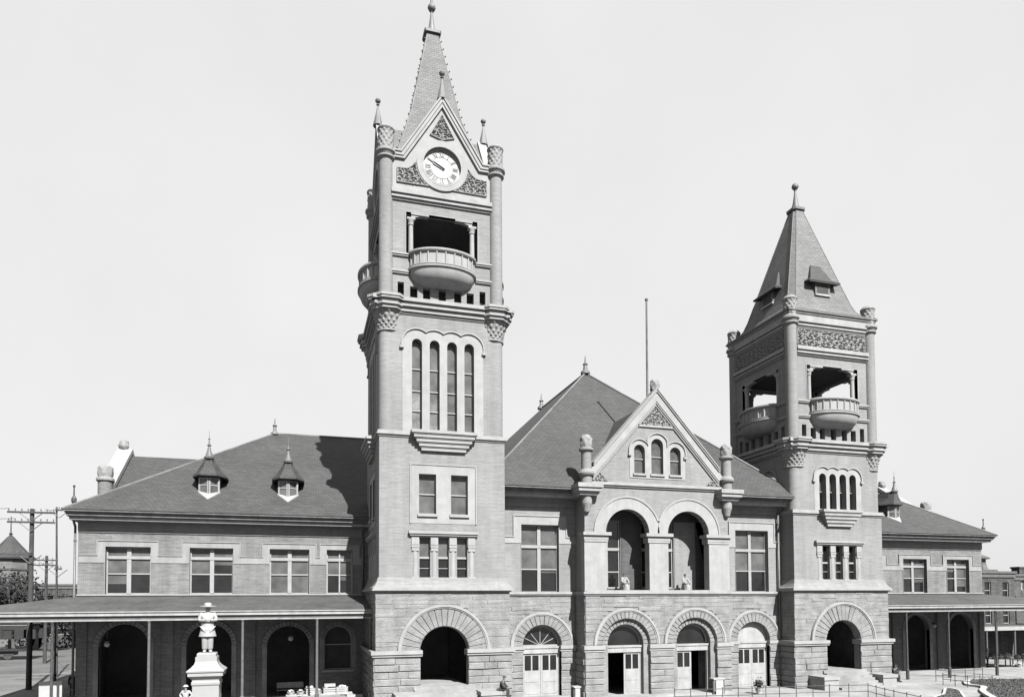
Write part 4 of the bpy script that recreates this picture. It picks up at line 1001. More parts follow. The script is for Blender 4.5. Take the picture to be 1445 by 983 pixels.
def person(J, loc, rz, label, coat='suit', trousers='suit', hat=None, scale=1.0, skinm='skin', hairm='hair', cat='person', top=True, thingname='person', long_coat=False, part_of=None):
    """J: joint dictionary, facing -Y"""
    names = ['pel', 'wst', 'chs', 'nck', 'hd0', 'hd1']
    for s_ in 'lr': names += ['sh'+s_, 'el'+s_, 'wr'+s_, 'pa'+s_, 'hp'+s_, 'kn'+s_, 'an'+s_, 'to'+s_]
    I = {n: k for k, n in enumerate(names)}
    V = [J[n] for n in names]
    R0 = dict(pel=(.135, .11), wst=(.125, .10), chs=(.15, .115), nck=.055, hd0=(.075, .085), hd1=(.07, .08), sh=.062, el=.046, wr=.032, pa=.036, hp=.085, kn=.06, an=.042, to=.04)
    rad = [R0[n] if n in R0 else R0[n[:2]] for n in names]
    Ed = [('pel', 'wst'), ('wst', 'chs'), ('chs', 'nck'), ('nck', 'hd0'), ('hd0', 'hd1')]
    for s_ in 'lr': Ed += [('chs', 'sh'+s_), ('sh'+s_, 'el'+s_), ('el'+s_, 'wr'+s_), ('wr'+s_, 'pa'+s_), ('pel', 'hp'+s_), ('hp'+s_, 'kn'+s_), ('kn'+s_, 'an'+s_), ('an'+s_, 'to'+s_)]
    # five fingers on each hand
    for s_ in 'lr':
        w, p = Vector(J['wr'+s_]), Vector(J['pa'+s_]); ax = (p-w).normalized(); side = ax.cross(Vector((0, 1, .2))).normalized()
        for k, (f, L) in enumerate(((-.9, .05), (-.45, .075), (.0, .08), (.45, .07), (.9, .055))):
            a = p+side*f*.035; b_ = a+ax*L+side*f*.012
            V += [tuple(b_)]; rad.append(.010); names.append('f'); I['f%s%d' % (s_, k)] = len(V)-1; Ed.append(('pa'+s_, 'f%s%d' % (s_, k)))
    E_ = [(I[a], I[b_]) for a, b_ in Ed]
    h0, h1 = Vector(J['hd0']), Vector(J['hd1']); c = (h0+h1)/2; fw = Vector(J.get('face', (0, -1, 0)))
    sd = fw.cross(Vector((0, 0, 1))).normalized()
    ex = [(c+fw*.098+Vector((0, 0, -.005)), .018, (.8, 1, 1.5))]
    for s_ in (-1, 1): ex += [(c+sd*s_*.085, .025, (.5, .9, 1.3))]
    body = skin(thingname if part_of is None else 'figure', V, E_, rad, skinm, part_of, 2, ex)
    par = body
    def sub(nm_, keys, edges, dr, mat):
        ii = {n: k for k, n in enumerate(keys)}
        rr = []
        for n in keys:
            r = R0[n] if n in R0 else R0[n[:2]]
            rr.append(tuple(q+dr for q in r) if isinstance(r, tuple) else r+dr)
        return skin(nm_, [J[n] for n in keys], [(ii[a], ii[b_]) for a, b_ in edges], rr, mat, par, 2)
    sub('jacket', ['pel', 'wst', 'chs', 'shl', 'ell', 'wrl', 'shr', 'elr', 'wrr'], [('pel', 'wst'), ('wst', 'chs'), ('chs', 'shl'), ('shl', 'ell'), ('ell', 'wrl'), ('chs', 'shr'), ('shr', 'elr'), ('elr', 'wrr')], .022, coat)
    if not long_coat:
        sub('trousers', ['pel', 'hpl', 'knl', 'anl', 'hpr', 'knr', 'anr'], [('pel', 'hpl'), ('hpl', 'knl'), ('knl', 'anl'), ('pel', 'hpr'), ('hpr', 'knr'), ('knr', 'anr')], .018, trousers)
    else:
        b = MB(); pz = J['pel'][2]; b.smooth = True
        b.lathe([(.165, pz+.18), (.18, pz+.05), (.225, pz-.22), (.25, pz-.34), (.235, pz-.35)], J['pel'][0], J['pel'][1], 18, 1, .8); b.build('coat_skirt', coat, par, (0, 0, 0))
        sub('trousers', ['pel', 'hpl', 'knl', 'anl', 'hpr', 'knr', 'anr'], [('pel', 'hpl'), ('hpl', 'knl'), ('knl', 'anl'), ('pel', 'hpr'), ('hpr', 'knr'), ('knr', 'anr')], .045, trousers)
    for s_ in 'lr':
        a, t = Vector(J['an'+s_]), Vector(J['to'+s_]); skin('shoe', [tuple(a), tuple(t), tuple(t+(t-a)*.25)], [(0, 1), (1, 2)], [.058, .055, .045], 'suit' if skinm == 'skin' else skinm, par, 1)
    if hat:
        br, cr, hm = hat; b = MB(); zt = c.z+.075; b.smooth = True
        b.lathe([(br, zt+.0), (br*.98, zt+.02), (.11, zt+.025), (.105, zt+.06)], c.x, c.y, 20)
        b.lathe([(.112, zt+.015), (.108, zt+cr*.7), (.09, zt+cr), (.03, zt+cr+.01)], c.x, c.y, 20); b.build('hat', hm, par, (0, 0, 0))
    else:
        b = MB(); b.smooth = True; b.sphere((c.x-fw.x*.02, c.y-fw.y*.02, c.z+.045), .1, 12, 8, (.95, 1, .85)); b.build('hair', hairm, par, (0, 0, 0))
    body.scale = (scale,)*3; body.rotation_euler = (0, 0, rz); body.location = loc
    if part_of is None: tag(body, label, cat)
    return body
def stand(arm='down'):
    J = dict(pel=(0, 0, .95), wst=(0, .01, 1.12), chs=(0, .01, 1.34), nck=(0, 0, 1.5), hd0=(0, -.015, 1.58), hd1=(0, -.02, 1.68))
    for s_, x in (('l', 1), ('r', -1)):
        J['hp'+s_] = (x*.10, 0, .90); J['kn'+s_] = (x*.11, -.03, .50); J['an'+s_] = (x*.12, .02, .09); J['to'+s_] = (x*.15, -.13, .05); J['sh'+s_] = (x*.19, .01, 1.42)
        if arm == 'down': J['el'+s_] = (x*.25, .03, 1.14); J['wr'+s_] = (x*.25, -.05, .90); J['pa'+s_] = (x*.245, -.07, .82)
        elif arm == 'fold': J['el'+s_] = (x*.27, -.03, 1.17); J['wr'+s_] = (x*.06, -.2, 1.20); J['pa'+s_] = (-x*.03, -.205, 1.21)
        elif arm == 'hips': J['el'+s_] = (x*.36, .06, 1.2); J['wr'+s_] = (x*.19, -.06, 1.04); J['pa'+s_] = (x*.15, -.10, 1.0)
    return J
def sit():
    J = dict(pel=(0, 0, .12), wst=(0, -.01, .30), chs=(0, -.07, .50), nck=(0, -.13, .64), hd0=(0, -.18, .70), hd1=(0, -.21, .79), face=(0, -.95, -.3))
    for s_, x in (('l', 1), ('r', -1)):
        J['hp'+s_] = (x*.10, -.03, .10); J['kn'+s_] = (x*.12, -.44, .11); J['an'+s_] = (x*.12, -.42, -.34); J['to'+s_] = (x*.14, -.58, -.38); J['sh'+s_] = (x*.19, -.08, .57)
        J['el'+s_] = (x*.26, -.20, .32); J['wr'+s_] = (x*.14, -.40, .20); J['pa'+s_] = (x*.11, -.47, .20)
    return J
# ---------------------------------------------------------------- marble statue
ST = thing('statue', 'white marble statue of a broad hatted man with folded arms on tall pedestal', 'statue', (-3.74, 32.7, 0))
b = MB(FRONT(-3.74, 32.7))
def sqr(h, z): return [(-h, -h, z), (h, -h, z), (h, h, z), (-h, h, z)]
b.loft([sqr(.62, 0), sqr(.62, .6), sqr(.56, .7), sqr(.52, .8), sqr(.515, 3.12)])
b.loft([sqr(.515, 3.1), sqr(.55, 3.16), sqr(.55, 3.26), sqr(.52, 3.3), sqr(.52, 3.38)])
b.loft([sqr(.52, 3.36), sqr(.66, 3.5), sqr(.68, 3.52), sqr(.68, 3.68)])
b.loft([sqr(.72, 3.68), sqr(.73, 3.74), sqr(.56, 3.88), sqr(.46, 4.0), sqr(.42, 4.1), sqr(.42, 4.3)])
b.loft([sqr(.37, 4.3), sqr(.37, 4.42), sqr(.34, 4.46)])
b.build('pedestal', 'marble', ST)
J = stand('fold')
for q, x in (('l', 1), ('r', -1)):
    J['hp'+q] = (x*.075, 0, .90); J['kn'+q] = (x*.07, -.02, .50); J['an'+q] = (x*.075, .02, .09); J['to'+q] = (x*.09, -.12, .05); J['el'+q] = (x*.235, -.03, 1.19)
fig = person(J, (0, 0, 4.44), .12, '', 'marble', 'marble', (.24, .13, 'marble'), 1.16, 'marble', 'marble', part_of=ST, long_coat=True); fig.scale = (1.40, 1.35, 1.16)
# ---------------------------------------------------------------- people
person(stand('hips'), (-6.2, 44.4, .1), -.3, 'man in a straw hat and light shirt standing beside the white pedestal', 'shirt', 'suit', (.16, .09, 'straw'), 1.0)
person(sit(), (11.98, 42.4, 1.05), 1.0, 'man in a dark suit sitting hunched on the stone block by the clock tower steps', 'suit', 'suit', (.13, .10, 'suit'))
person(stand('down'), (-15.0, 56, .1), .4, 'man in dark clothes standing under the far left end of the porch', 'suit', 'suit', (.15, .10, 'suit'))
for k, (x, y, r, lb) in enumerate(((45.0, 45.3, .5, 'man in black sitting against the right side of the bell tower base'), (45.75, 45.9, -.5, 'bareheaded man in black sitting a step back from the bell tower corner'))):
    b = MB(); b.box(x-.32, x+.32, y-.15, y+.25, .1, .5)
    o = b.build('low_box', 'crate', None, (x, y, .1)); tag(o, ('crate under the seated man nearest the bell tower corner', 'crate under the bareheaded man farther from the bell tower corner')[k], 'box')
    person(sit(), (x, y, .5), r, lb, 'suit', 'suit', (.15, .1, 'suit') if k == 0 else None)
person(stand('down'), (62.75, 51.9, .1), .6, 'person in pale shirt and straw hat behind the market tables at right', 'shirt', 'suit', (.19, .1, 'straw'))
# ---------------------------------------------------------------- two women seated in the loggia
for x, lb, sl in ((21.6, 'dark haired woman in white seated in the left arch of the loggia', 'low stool under the woman in the left loggia arch'), (26.35, 'dark haired woman in white seated in the right arch of the loggia', 'low stool under the woman in the right loggia arch')):
    b = MB(); b.box(x-.2, x+.2, 44.75, 45.1, 7.2, 7.56); o = b.build('stool', 'crate', None, (x, 44.9, 7.2)); tag(o, sl, 'stool')
    J = sit()
    for k in ('chs', 'nck', 'hd0', 'hd1', 'shl', 'shr'): J[k] = (J[k][0], J[k][1]*.35, J[k][2]+.02)
    w = person(J, (x, 44.95, 7.56), .1, lb, 'dress', 'dress')
    b = MB(); b.smooth = True
    b.loft([[(rx*cos(2*pi*k/18), yc+ry*sin(2*pi*k/18), z) for k in range(18)] for rx, ry, yc, z in ((.15, .13, -.01, .30), (.19, .20, -.10, .22), (.23, .30, -.20, .10), (.24, .32, -.24, -.10), (.26, .33, -.26, -.35))]); b.build('skirt', 'dress', w, (0, 0, 0))
# ---------------------------------------------------------------- poles and wires
def pole(name, label, x, y, h, r, arms, mat='wood', cat='utility pole', tilt=.0):
    P = thing(name, label, cat, (x, y, 0))
    b = MB(); b.smooth = True; b.tube((x, y, -.1), (x+tilt, y, h), r, 10, r*.72); b.build('shaft', mat, P)
    for z, a0, a1, dy in arms:
        b = MB(); b.box(x+a0, x+a1, y-r-.1, y-r, z-.07, z+.07); ar_ = b.build('crossarm', mat, P)
        n = max(2, int((a1-a0)/.42))
        for k in range(n+1):
            b = MB(); X = x+a0+.1+(a1-a0-.2)*k/n; b.lathe([(.02, z+.05), (.02, z+.14), (.055, z+.15), (.045, z+.26), (.01, z+.28)], X, y-r-.05, 8); b.build('insulator', 'metal', ar_)
        if a0 < 0 < a1:
            for s_ in (-1, 1): b = MB(); b.tube((x+s_*.75, y-r-.05, z-.05), (x, y-r-.03, z-.7), .03, 5); b.build('brace', 'iron', ar_)
    return P
pole('telegraph_pole', 'thick telegraph pole with two long upper crossarms left of the building', -19.55, 62, 13.8, .2, ((13.5, -1.55, 1.6, 0), (12.75, -1.55, 1.6, 0), (10.3, -2.2, .1, 0)))
pole('telegraph_pole', 'smaller distant telegraph pole seen between the thick pole and the slim one', -26.9, 90, 11.9, .19, ((11.4, -1.15, 1.15, 0), (10.85, -1.15, 1.15, 0)))
pole('telegraph_pole', 'slim tall wire pole standing nearest the left end wall', -20.8, 72.8, 15.3, .10, ((15.0, -.3, .3, 0), (9.7, -.3, .3, 0)), tilt=-.25)
for k, (p, q, sag, lb) in enumerate((((-21.0, 61.7, 13.75), (-120, 66, 13.2), 1.2, 'upper left wire'), ((-20.6, 61.7, 13.0), (-120, 66, 12.4), 1.2, 'lower left wire'), ((-18.6, 61.7, 13.75), (-20.9, 72.6, 15.2), .15, 'short wire'), ((-27.3, 89.8, 11.6), (-20.8, 72.6, 9.9), .3, 'low wire'), ((-21.6, 61.7, 10.5), (-60, 64, 10.2), .5, 'third wire'))):
    b = MB(); n = 14; pts = []
    for i in range(n+1):
        t = i/n; pts.append((p[0]+(q[0]-p[0])*t, p[1]+(q[1]-p[1])*t, p[2]+(q[2]-p[2])*t-sag*4*t*(1-t)))
    b.path(pts, .02, 5); o = b.build('telegraph_wire', 'iron', None, p)
    tag(o, ('topmost wire running left from the thick pole\'s upper crossarm', 'wire running left from the thick pole\'s second crossarm', 'short wire from the thick pole up to the slim pole', 'wire from the small distant pole to the slim pole', 'wire running left from the thick pole\'s short low arm')[k], 'wire')
# ---------------------------------------------------------------- sign board, street car
b = MB(); x = -14.6
SB = thing('sign_board', 'blank white board standing under the left porch behind an iron post', 'board', (x, 50, .1))
b.box(x-.62, x+.62, 49.97, 50.03, .35, 1.82); b.build('panel', 'white', SB)
for s_ in (-1, 1): b = MB(); b.box(x+s_*.5-.04, x+s_*.5+.04, 50.03, 50.1, .1, 1.7); b.build('leg', 'crate', SB)
TR = thing('street_car', 'dark electric street car in the dirt street left of the building', 'tram', (-36.5, 97, 0))
def rr(x0, x1, z0, z1, r, n=5):
    q = [(x0, z0), (x1, z0)]
    for k in range(n+1): t = pi/2*k/n; q.append((x1-r+r*cos(t), z1-r+r*sin(t)))
    for k in range(n+1): t = pi/2+pi/2*k/n; q.append((x0+r+r*cos(t), z1-r+r*sin(t)))
    return q
FT = FRONT(-36.5, 97)
wn = [rect(-5.4+k*1.22, -5.4+k*1.22+.95, 2.45, 3.55) for k in range(10)]
b = MB(FT); b.slab(rr(-6.1, 6.1, 1.05, 4.3, .5), wn, 0, .1); b.slab(rr(-6.1, 6.1, 1.05, 4.3, .5), wn, -2.5, -2.4); b.box(-6.1, 6.1, -2.4, 0, 1.05, 1.25); b.box(-6.1, -6.0, -2.4, 0, 1.2, 4); b.box(6.0, 6.1, -2.4, 0, 1.2, 4); b.build('body', 'car_paint', TR)
b = MB(FT); b.slab([(-6.3, 4.2), (6.3, 4.2), (6.1, 4.42), (5, 4.5), (4.8, 4.75), (-4.8, 4.75), (-5, 4.5), (-6.1, 4.42)], [], -2.6, .2); b.build('roof', 'car_paint', TR)
b = MB(FT); b.box(-6.1, 6.1, .1, .14, 4.06, 4.12); b.build('roof_moulding', 'trim', TR)
b = MB(FT); b.lathe([(.01, 0), (.01, 0)], 0, 0, 4) if False else None
b = MB(FT); b.loft([[(2.1+.36*cos(2*pi*k/16), dd, 3.75+.36*sin(2*pi*k/16)) for k in range(16)] for dd in (.14, .24)]); b.build('round_sign', 'white', TR)
for wv in wn: b = MB(FT); b.sheet(wv, .03); b.build('pane', 'car_paint', TR)
for xx in (-3.6, -2.2, 2.2, 3.6):
    b = MB(FT); b.loft([[(xx+.45*cos(2*pi*k/18), dd, .5+.45*sin(2*pi*k/18)) for k in range(18)] for dd in (-.5, -.3)]); b.build('wheel', 'iron', TR)
for xx in (-2.9, 2.9): b = MB(FT); b.box(xx-1.3, xx+1.3, -1.8, -.25, .55, 1.0); b.build('truck', 'iron', TR)
# ---------------------------------------------------------------- far buildings on the left
HS = thing('turreted_house', 'pale clapboard house with a conical turret roof and spire at far left', 'house', (-46, 131, 0))
b = MB(); n = 8
def og(r, z, cx=-44.2, cy=131): return [(cx+r*cos(pi/8+2*pi*k/8), cy+r*sin(pi/8+2*pi*k/8), z) for k in range(8)]
b.loft([og(2.9, 0), og(2.9, 13.8)]); b.build('turret', 'clap', HS)
b = MB(); b.loft([og(3.45, 13.7), og(3.5, 13.95), og(2.4, 14.9), og(1.3, 16.2), og(.5, 17.2), og(.12, 17.6)]); b.lathe([(.14, 17.5), (.3, 17.8), (.1, 18.0), (.06, 20.5), (.01, 20.6)], -44.2, 131, 8); b.build('turret_roof', 'slate', HS)
for z in (11.9, 10.0, 6.9): b = MB(); b.loft([og(3.05, z), og(3.1, z+.25)]); b.build('belt_course', 'dark_trim', HS)
for k in (4, 5, 6):
    for z in (7.8, 3.6):
        t = pi/8+2*pi*(k+.5)/8; b = MB((-44.2+2.69*cos(t), 131+2.69*sin(t), -sin(t), cos(t), cos(t), sin(t))); b.box(-.42, .42, -.05, .06, z, z+1.9); b.build('window', 'glass', HS)
b = MB(); b.box(-58, -45.5, 131, 142, 0, 11); b.build('wall', 'clap', HS)
b = MB(FRONT(-51.7, 130.6)); b.loft([[(-7, d_, 10.9), (0, d_, 15.5), (7, d_, 10.9)] for d_ in (.4, -12)]); b.build('roof', 'slate', HS)
b = MB(); b.box(-58, -41.5, 128.2, 130, 3.6, 3.9); 
b.build('porch_roof', 'slate', HS)
for k in range(5): b = MB(); b.lathe([(.14, 0), (.12, 3.6)], -56+k*3.5, 128.5, 8); b.build('porch_post', 'white', HS)
def block(name, label, x0, x1, y0, y1, h, mat, nwin, wz, cor='dark_trim', wm='glass', ww=.95, wh=1.9):
    T = thing(name, label, 'building', ((x0+x1)/2, y0, 0))
    b = MB(FRONT(0, y0)); hs = [rect(x0+(x1-x0)*(k+.5)/nwin-ww/2, x0+(x1-x0)*(k+.5)/nwin+ww/2, z, z+wh) for z in wz for k in range(nwin)]
    b.slab(rect(x0, x1, 0, h), hs, -.4, 0); b.box(x0, x1, -(y1-y0), -1.5, 0, h-.3); b.box(x0, x0+.3, -1.5, -.4, 0, h-.3); b.box(x1-.3, x1, -1.5, -.4, 0, h-.3); b.build('wall', mat, T)
    b = MB(FRONT(0, y0)); b.box(x0-.2, x1+.2, -.3, .25, h-.1, h+.15); b.box(x0-.1, x1+.1, -.3, .12, h-.55, h-.1); b.build('cornice', cor, T)
    for hh in hs:
        b = MB(FRONT(0, y0)); b.slab(hh, [[(q[0]+(.08 if q[0] < (hh[0][0]+hh[1][0])/2 else -.08), q[1]+(.08 if q[1] < (hh[0][1]+hh[2][1])/2 else -.08)) for q in hh]], -.25, -.12); b.box(hh[0][0], hh[1][0], -.24, -.13, (hh[0][1]+hh[2][1])/2-.04, (hh[0][1]+hh[2][1])/2+.04); w_ = b.build('window', 'frame', T)
        b = MB(FRONT(0, y0)); b.sheet(hh, -.2); b.build('pane', wm, w_)
    return T
block('row_house', 'long dark brick row building behind the street trees at left', -37.6, -32.2, 121, 132, 9.4, 'farbrick', 4, (5.9, 2.0))
block('row_house', 'lower dark brick building nearest the left end of the town hall', -31.9, -24, 124, 134, 8.6, 'farbrick', 4, (5.2, 1.6))
for x, y, h, lb in ((-35.8, 121.5, 10.4, 'brick chimney on the long dark row building'), ): pass
TA = block('brick_store', 'two storey brick store with a rooftop ventilator seen past the right porch', 66, 79.4, 62, 74, 9.6, 'farbrick', 5, (6.6, 3.75))
b = MB(); b.box(75.4, 78.2, 63, 66, 9.6, 10.0); b.lathe([(.85, 9.9), (.62, 10.6), (.55, 11.3)], 76.75, 64, 6); b.lathe([(.98, 11.25), (1.0, 11.4), (.5, 11.65), (.12, 11.8)], 76.75, 64, 8); b.lathe([(.1, 11.75), (.16, 12.0), (.02, 12.2)], 76.75, 64, 6); b.build('ventilator', 'dark_trim', TA)
b = MB(FRONT(0, 62)); b.box(66, 79.4, 0, 3.4, 3.35, 3.5); b.build('canopy', 'soffit', TA); b = MB(FRONT(0, 62)); b.box(66, 79.4, 3.4, 3.5, 3.15, 3.55); b.build('canopy_fascia', 'trim', TA)
for x in (67, 71, 75, 79): b = MB(); b.lathe([(.1, .1), (.09, 3.3)], x, 58.7, 8); b.build('canopy_post', 'metal', TA)
TB = block('brick_store', 'darker flat topped store at the right edge with white framed windows', 79.9, 112, 62.4, 75, 9.3, 'darkwood', 12, (7.6, 4.2), 'dark_trim', 'white', .5, 1.2)
b = MB(FRONT(0, 62.4)); b.box(79.9, 112, 0, 3.5, 3.35, 3.5); b.build('canopy', 'soffit', TB); b = MB(FRONT(0, 62.4)); b.box(79.9, 112, 3.5, 3.6, 3.15, 3.55); b.build('canopy_fascia', 'trim', TB)
b = MB(FRONT(0, 62.4)); b.box(79.95, 111.9, 0, .12, 3.7, 6.9); b.build('lower_wall', 'farbrick', TB)
for x in (81, 86, 91): b = MB(); b.lathe([(.1, .1), (.09, 3.3)], x, 59, 8); b.build('canopy_post', 'metal', TB)
b = MB(); b.box(82.2, 83.0, 63.5, 64.5, 9.3, 10.2); b.box(82.1, 83.1, 63.4, 64.6, 10.2, 10.4); b.build('chimney', 'farbrick', TB)
# ---------------------------------------------------------------- trees
def tree(x, y, h, cw, seed, label, n=1500, zc=.35):
    rnd = random.Random(seed); T = thing('street_tree', label, 'tree', (x, y, 0), 'trees along the left street')
    V = [(0, 0, 0), (rnd.uniform(-.2, .2), 0, h*.2), (rnd.uniform(-.4, .4), .1, h*.42)]; Ed = [(0, 1), (1, 2)]; R_ = [.26*h/9, .2*h/9, .15*h/9]; tips = []
    for k in range(7):
        a = k*2.4+rnd.uniform(-.3, .3); s0 = rnd.choice((1, 2, 2)); r = cw*rnd.uniform(.25, .5)
        m_ = (V[s0][0]+cos(a)*r*.5, V[s0][1]+sin(a)*r*.5, V[s0][2]+h*.14); t = (cos(a)*r, sin(a)*r, h*rnd.uniform(.6, .9))
        V += [m_, t]; Ed += [(s0, len(V)-2), (len(V)-2, len(V)-1)]; R_ += [.08*h/9, .03*h/9]; tips.append(t); tips.append(m_)
    skin('trunk', V, Ed, R_, 'bark', T, 1)
    b = MB()
    for i in range(n):
        c = rnd.choice(tips); q = Vector((rnd.gauss(0, 1), rnd.gauss(0, 1), rnd.gauss(0, .75)))*cw*.17+Vector(c)
        if q.z < h*zc: continue
        u = Vector((rnd.uniform(-1, 1), rnd.uniform(-1, 1), rnd.uniform(-1, 1))).normalized(); w = u.orthogonal().normalized(); s_ = rnd.uniform(.14, .34)
        I = [b.p(*(q+u*s_)), b.p(*(q+w*s_*.6)), b.p(*(q-u*s_)), b.p(*(q-w*s_*.6))]; b.face(I)
    o = b.build('crown', 'leaf', T, None); o.location = (0, 0, 0)
    me = o.data
    for v in me.vertices: v.co = v.co+Vector(ORG[T.name])
    return T
for k, (x, y, h, cw, n_, lb) in enumerate(((-37.2, 112, 10.2, 5.5, 1600, 'leafy street tree in front of the dark row building, behind the thick pole'), (-39.6, 118, 12.0, 5.0, 1400, 'taller ragged street tree beside the turreted house'), (-33.3, 113, 7.4, 4.0, 1200, 'small street tree below the wires by the slim pole'), (-35.2, 128, 9.0, 4.5, 900, 'tree half hidden behind the dark row building'), (-45.5, 116, 7.2, 4.8, 1200, 'low bushy tree in front of the turreted house'), (-30.8, 118, 8.2, 4.2, 1000, 'street tree close to the town hall\'s left end wall'))):
    tree(x, y, h, cw, 60+k, lb, n_)
for k, (x, y, h, cw, lb) in enumerate(((77.9, 66.5, 11.6, 1.8, 'small tree top showing over the brick store roof beside the ventilator'),)):
    tree(x, 77, 11.4, 3.4, 90+k, lb, 700, .55)
# ---------------------------------------------------------------- market goods
def table(label, x, y, w, h, dpt=.9):
    T = thing('market_table', label, 'table', (x, y, .1))
    b = MB(); b.box(x-w/2, x+w/2, y-dpt/2, y+dpt/2, h, h+.06); b.build('table_top', 'crate', T)
    for sx in (-1, 1):
        for sy in (-1, 1): b = MB(); b.box(x+sx*(w/2-.08)-.04, x+sx*(w/2-.08)+.04, y+sy*(dpt/2-.08)-.04, y+sy*(dpt/2-.08)+.04, .1, h); b.build('leg', 'crate', T)
    return h+.06
def basket(x, y, z, r, seed, label, group):
    T = thing('produce_basket', label, 'basket', (x, y, z), group); rnd = random.Random(seed)
    b = MB(); b.lathe([(r*.75, z), (r, z+r*.7), (r*1.06, z+r*.72), (r*1.04, z+r*.8), (r*.9, z+r*.78), (r*.7, z+.03)], x, y, 14); b.build('basket', 'crate', T)
    b = MB(); b.smooth = True
    for k in range(12): a = k*2.4; q = r*.62*sqrt(k/12); b.sphere((x+q*cos(a), y+q*sin(a), z+r*.75+rnd.uniform(0, .12)), r*.28, 8, 6)
    b.build('produce', 'produce', T)
def crate(x, y, z, w, label, rz=0, group=None):
    T = thing('crate', label, 'crate', (x, y, z), group); c, s_ = cos(rz), sin(rz); fr = (x, y, c, s_, s_, -c)
    for k in range(3):
        zz = z+.02+k*.13
        for d_ in (-.25, .23): b = MB(fr); b.box(-w/2, w/2, d_, d_+.02, zz, zz+.10); b.build('slat', 'white' if w > .7 else 'crate', T)
        for a_ in (-w/2, w/2-.02): b = MB(fr); b.box(a_, a_+.02, -.23, .23, zz, zz+.10); b.build('slat', 'white' if w > .7 else 'crate', T)
    b = MB(fr); b.box(-w/2, w/2, -.25, .25, z, z+.02); b.build('bottom', 'crate', T)
    b = MB(fr); b.smooth = True; rnd = random.Random(int(x*100))
    for k in range(14): b.sphere((rnd.uniform(-w/2+.12, w/2-.12), rnd.uniform(-.15, .15), z+.36+rnd.uniform(-.05, .1)), .1, 8, 6)
    b.build('produce', 'produce', T)
zt = table('long market table under the left porch between the iron posts', 1.3, 48.6, 4.2, .52)
crate(1.9, 48.5, zt, .78, 'white crate on end of produce, highest on the left porch table', .1)
crate(2.75, 48.55, zt-.0, .74, 'white crate at the right of the highest one on the porch table', -.12)
crate(.7, 48.5, zt, .6, 'bare wooden crate left of centre on the porch table', .2)
b = MB(); b.box(1.6, 2.3, 48.3, 48.75, zt+.45, zt+.62); o = b.build('bundle', 'white', None, (1.95, 48.5, zt+.45)); tag(o, 'flat white bundle lying across the highest crate on the porch table', 'bundle')
for k, (x, lb) in enumerate(((-.5, 'produce basket at the left end of the porch table'), (.1, 'produce basket beside the bare wooden crate on the porch table'), (1.2, 'produce basket squeezed between the crates on the porch table'))):
    basket(x, 48.5, zt, .24, k, lb, 'baskets on the left porch table')
b = MB(); b.box(3.0, 4.0, 47.6, 48.1, .1, .52); o = b.build('white_box', 'white', None, (3.5, 47.85, .1)); tag(o, 'low white box on the pavement beside the clock tower wall', 'box')
zt = table('market table near the end of the right porch', 64.0, 51.6, 2.4, .86); zt2 = table('second market table farther right past the porch corner', 66.3, 51.4, 1.8, .8)
for k, (x, y, z, r, lb) in enumerate(((63.1, 51.4, zt, .3, 'leftmost produce basket on the table near the right porch end'), (63.8, 51.5, zt, .34, 'middle produce basket on the table near the right porch end'), (64.7, 51.5, zt, .38, 'large heaped basket at the right of the table near the porch end'), (65.8, 51.3, zt2, .3, 'left basket on the second market table'), (66.6, 51.3, zt2, .32, 'right basket on the second market table'), (65.4, 50.9, .1, .3, 'basket on the pavement between the two right market tables'))):
    basket(x, y, z, r, 20+k, lb, 'baskets of the right market')
# ---------------------------------------------------------------- stands, plant
for x, y, w, h, lb in ((17.25, 43.2, .5, 1.05, 'white wooden stand before the left pier of the central bay'), (27.75, 43.2, .9, 1.2, 'wider white stand with dark legs before the right door of the bay')):
    T = thing('stand', lb, 'stand', (x, y, .1))
    b = MB(FRONT(x, y)); b.box(-w/2, w/2, -.3, .3, h-.08, h); b.build('top', 'white', T)
    b = MB(FRONT(x, y)); b.box(-w*.28, w*.36, .22, .26, .1, h-.08); b.build('front_panel', 'white', T)
    for s_ in (-1, 1): b = MB(FRONT(x, y)); b.box(s_*(w/2-.05)-.05, s_*(w/2-.05)+.05, -.26, .2, .1, h-.08); b.build('leg', 'darkwood', T)
PL = thing('potted_plant', 'small dark leafy plant in a pot before the right wall door', 'plant', (30.4, 42.2, .1))
b = MB(); b.lathe([(.16, .1), (.22, .42), (.25, .44), (.25, .5), (.2, .5)], 30.4, 42.2, 14); b.build('pot', 'crate', PL)
b = MB(); rnd = random.Random(5)
for i in range(220):
    q = Vector((30.4+rnd.gauss(0, .16), 42.2+rnd.gauss(0, .16), .78+rnd.gauss(0, .17))); u = Vector((rnd.uniform(-1, 1), rnd.uniform(-1, 1), rnd.uniform(-.3, 1))).normalized(); w = u.orthogonal().normalized()
    b.face([b.p(*(q+u*.12)), b.p(*(q+w*.04)), b.p(*(q-u*.1)), b.p(*(q-w*.04))])
b.build('leaves', 'leaf', PL)
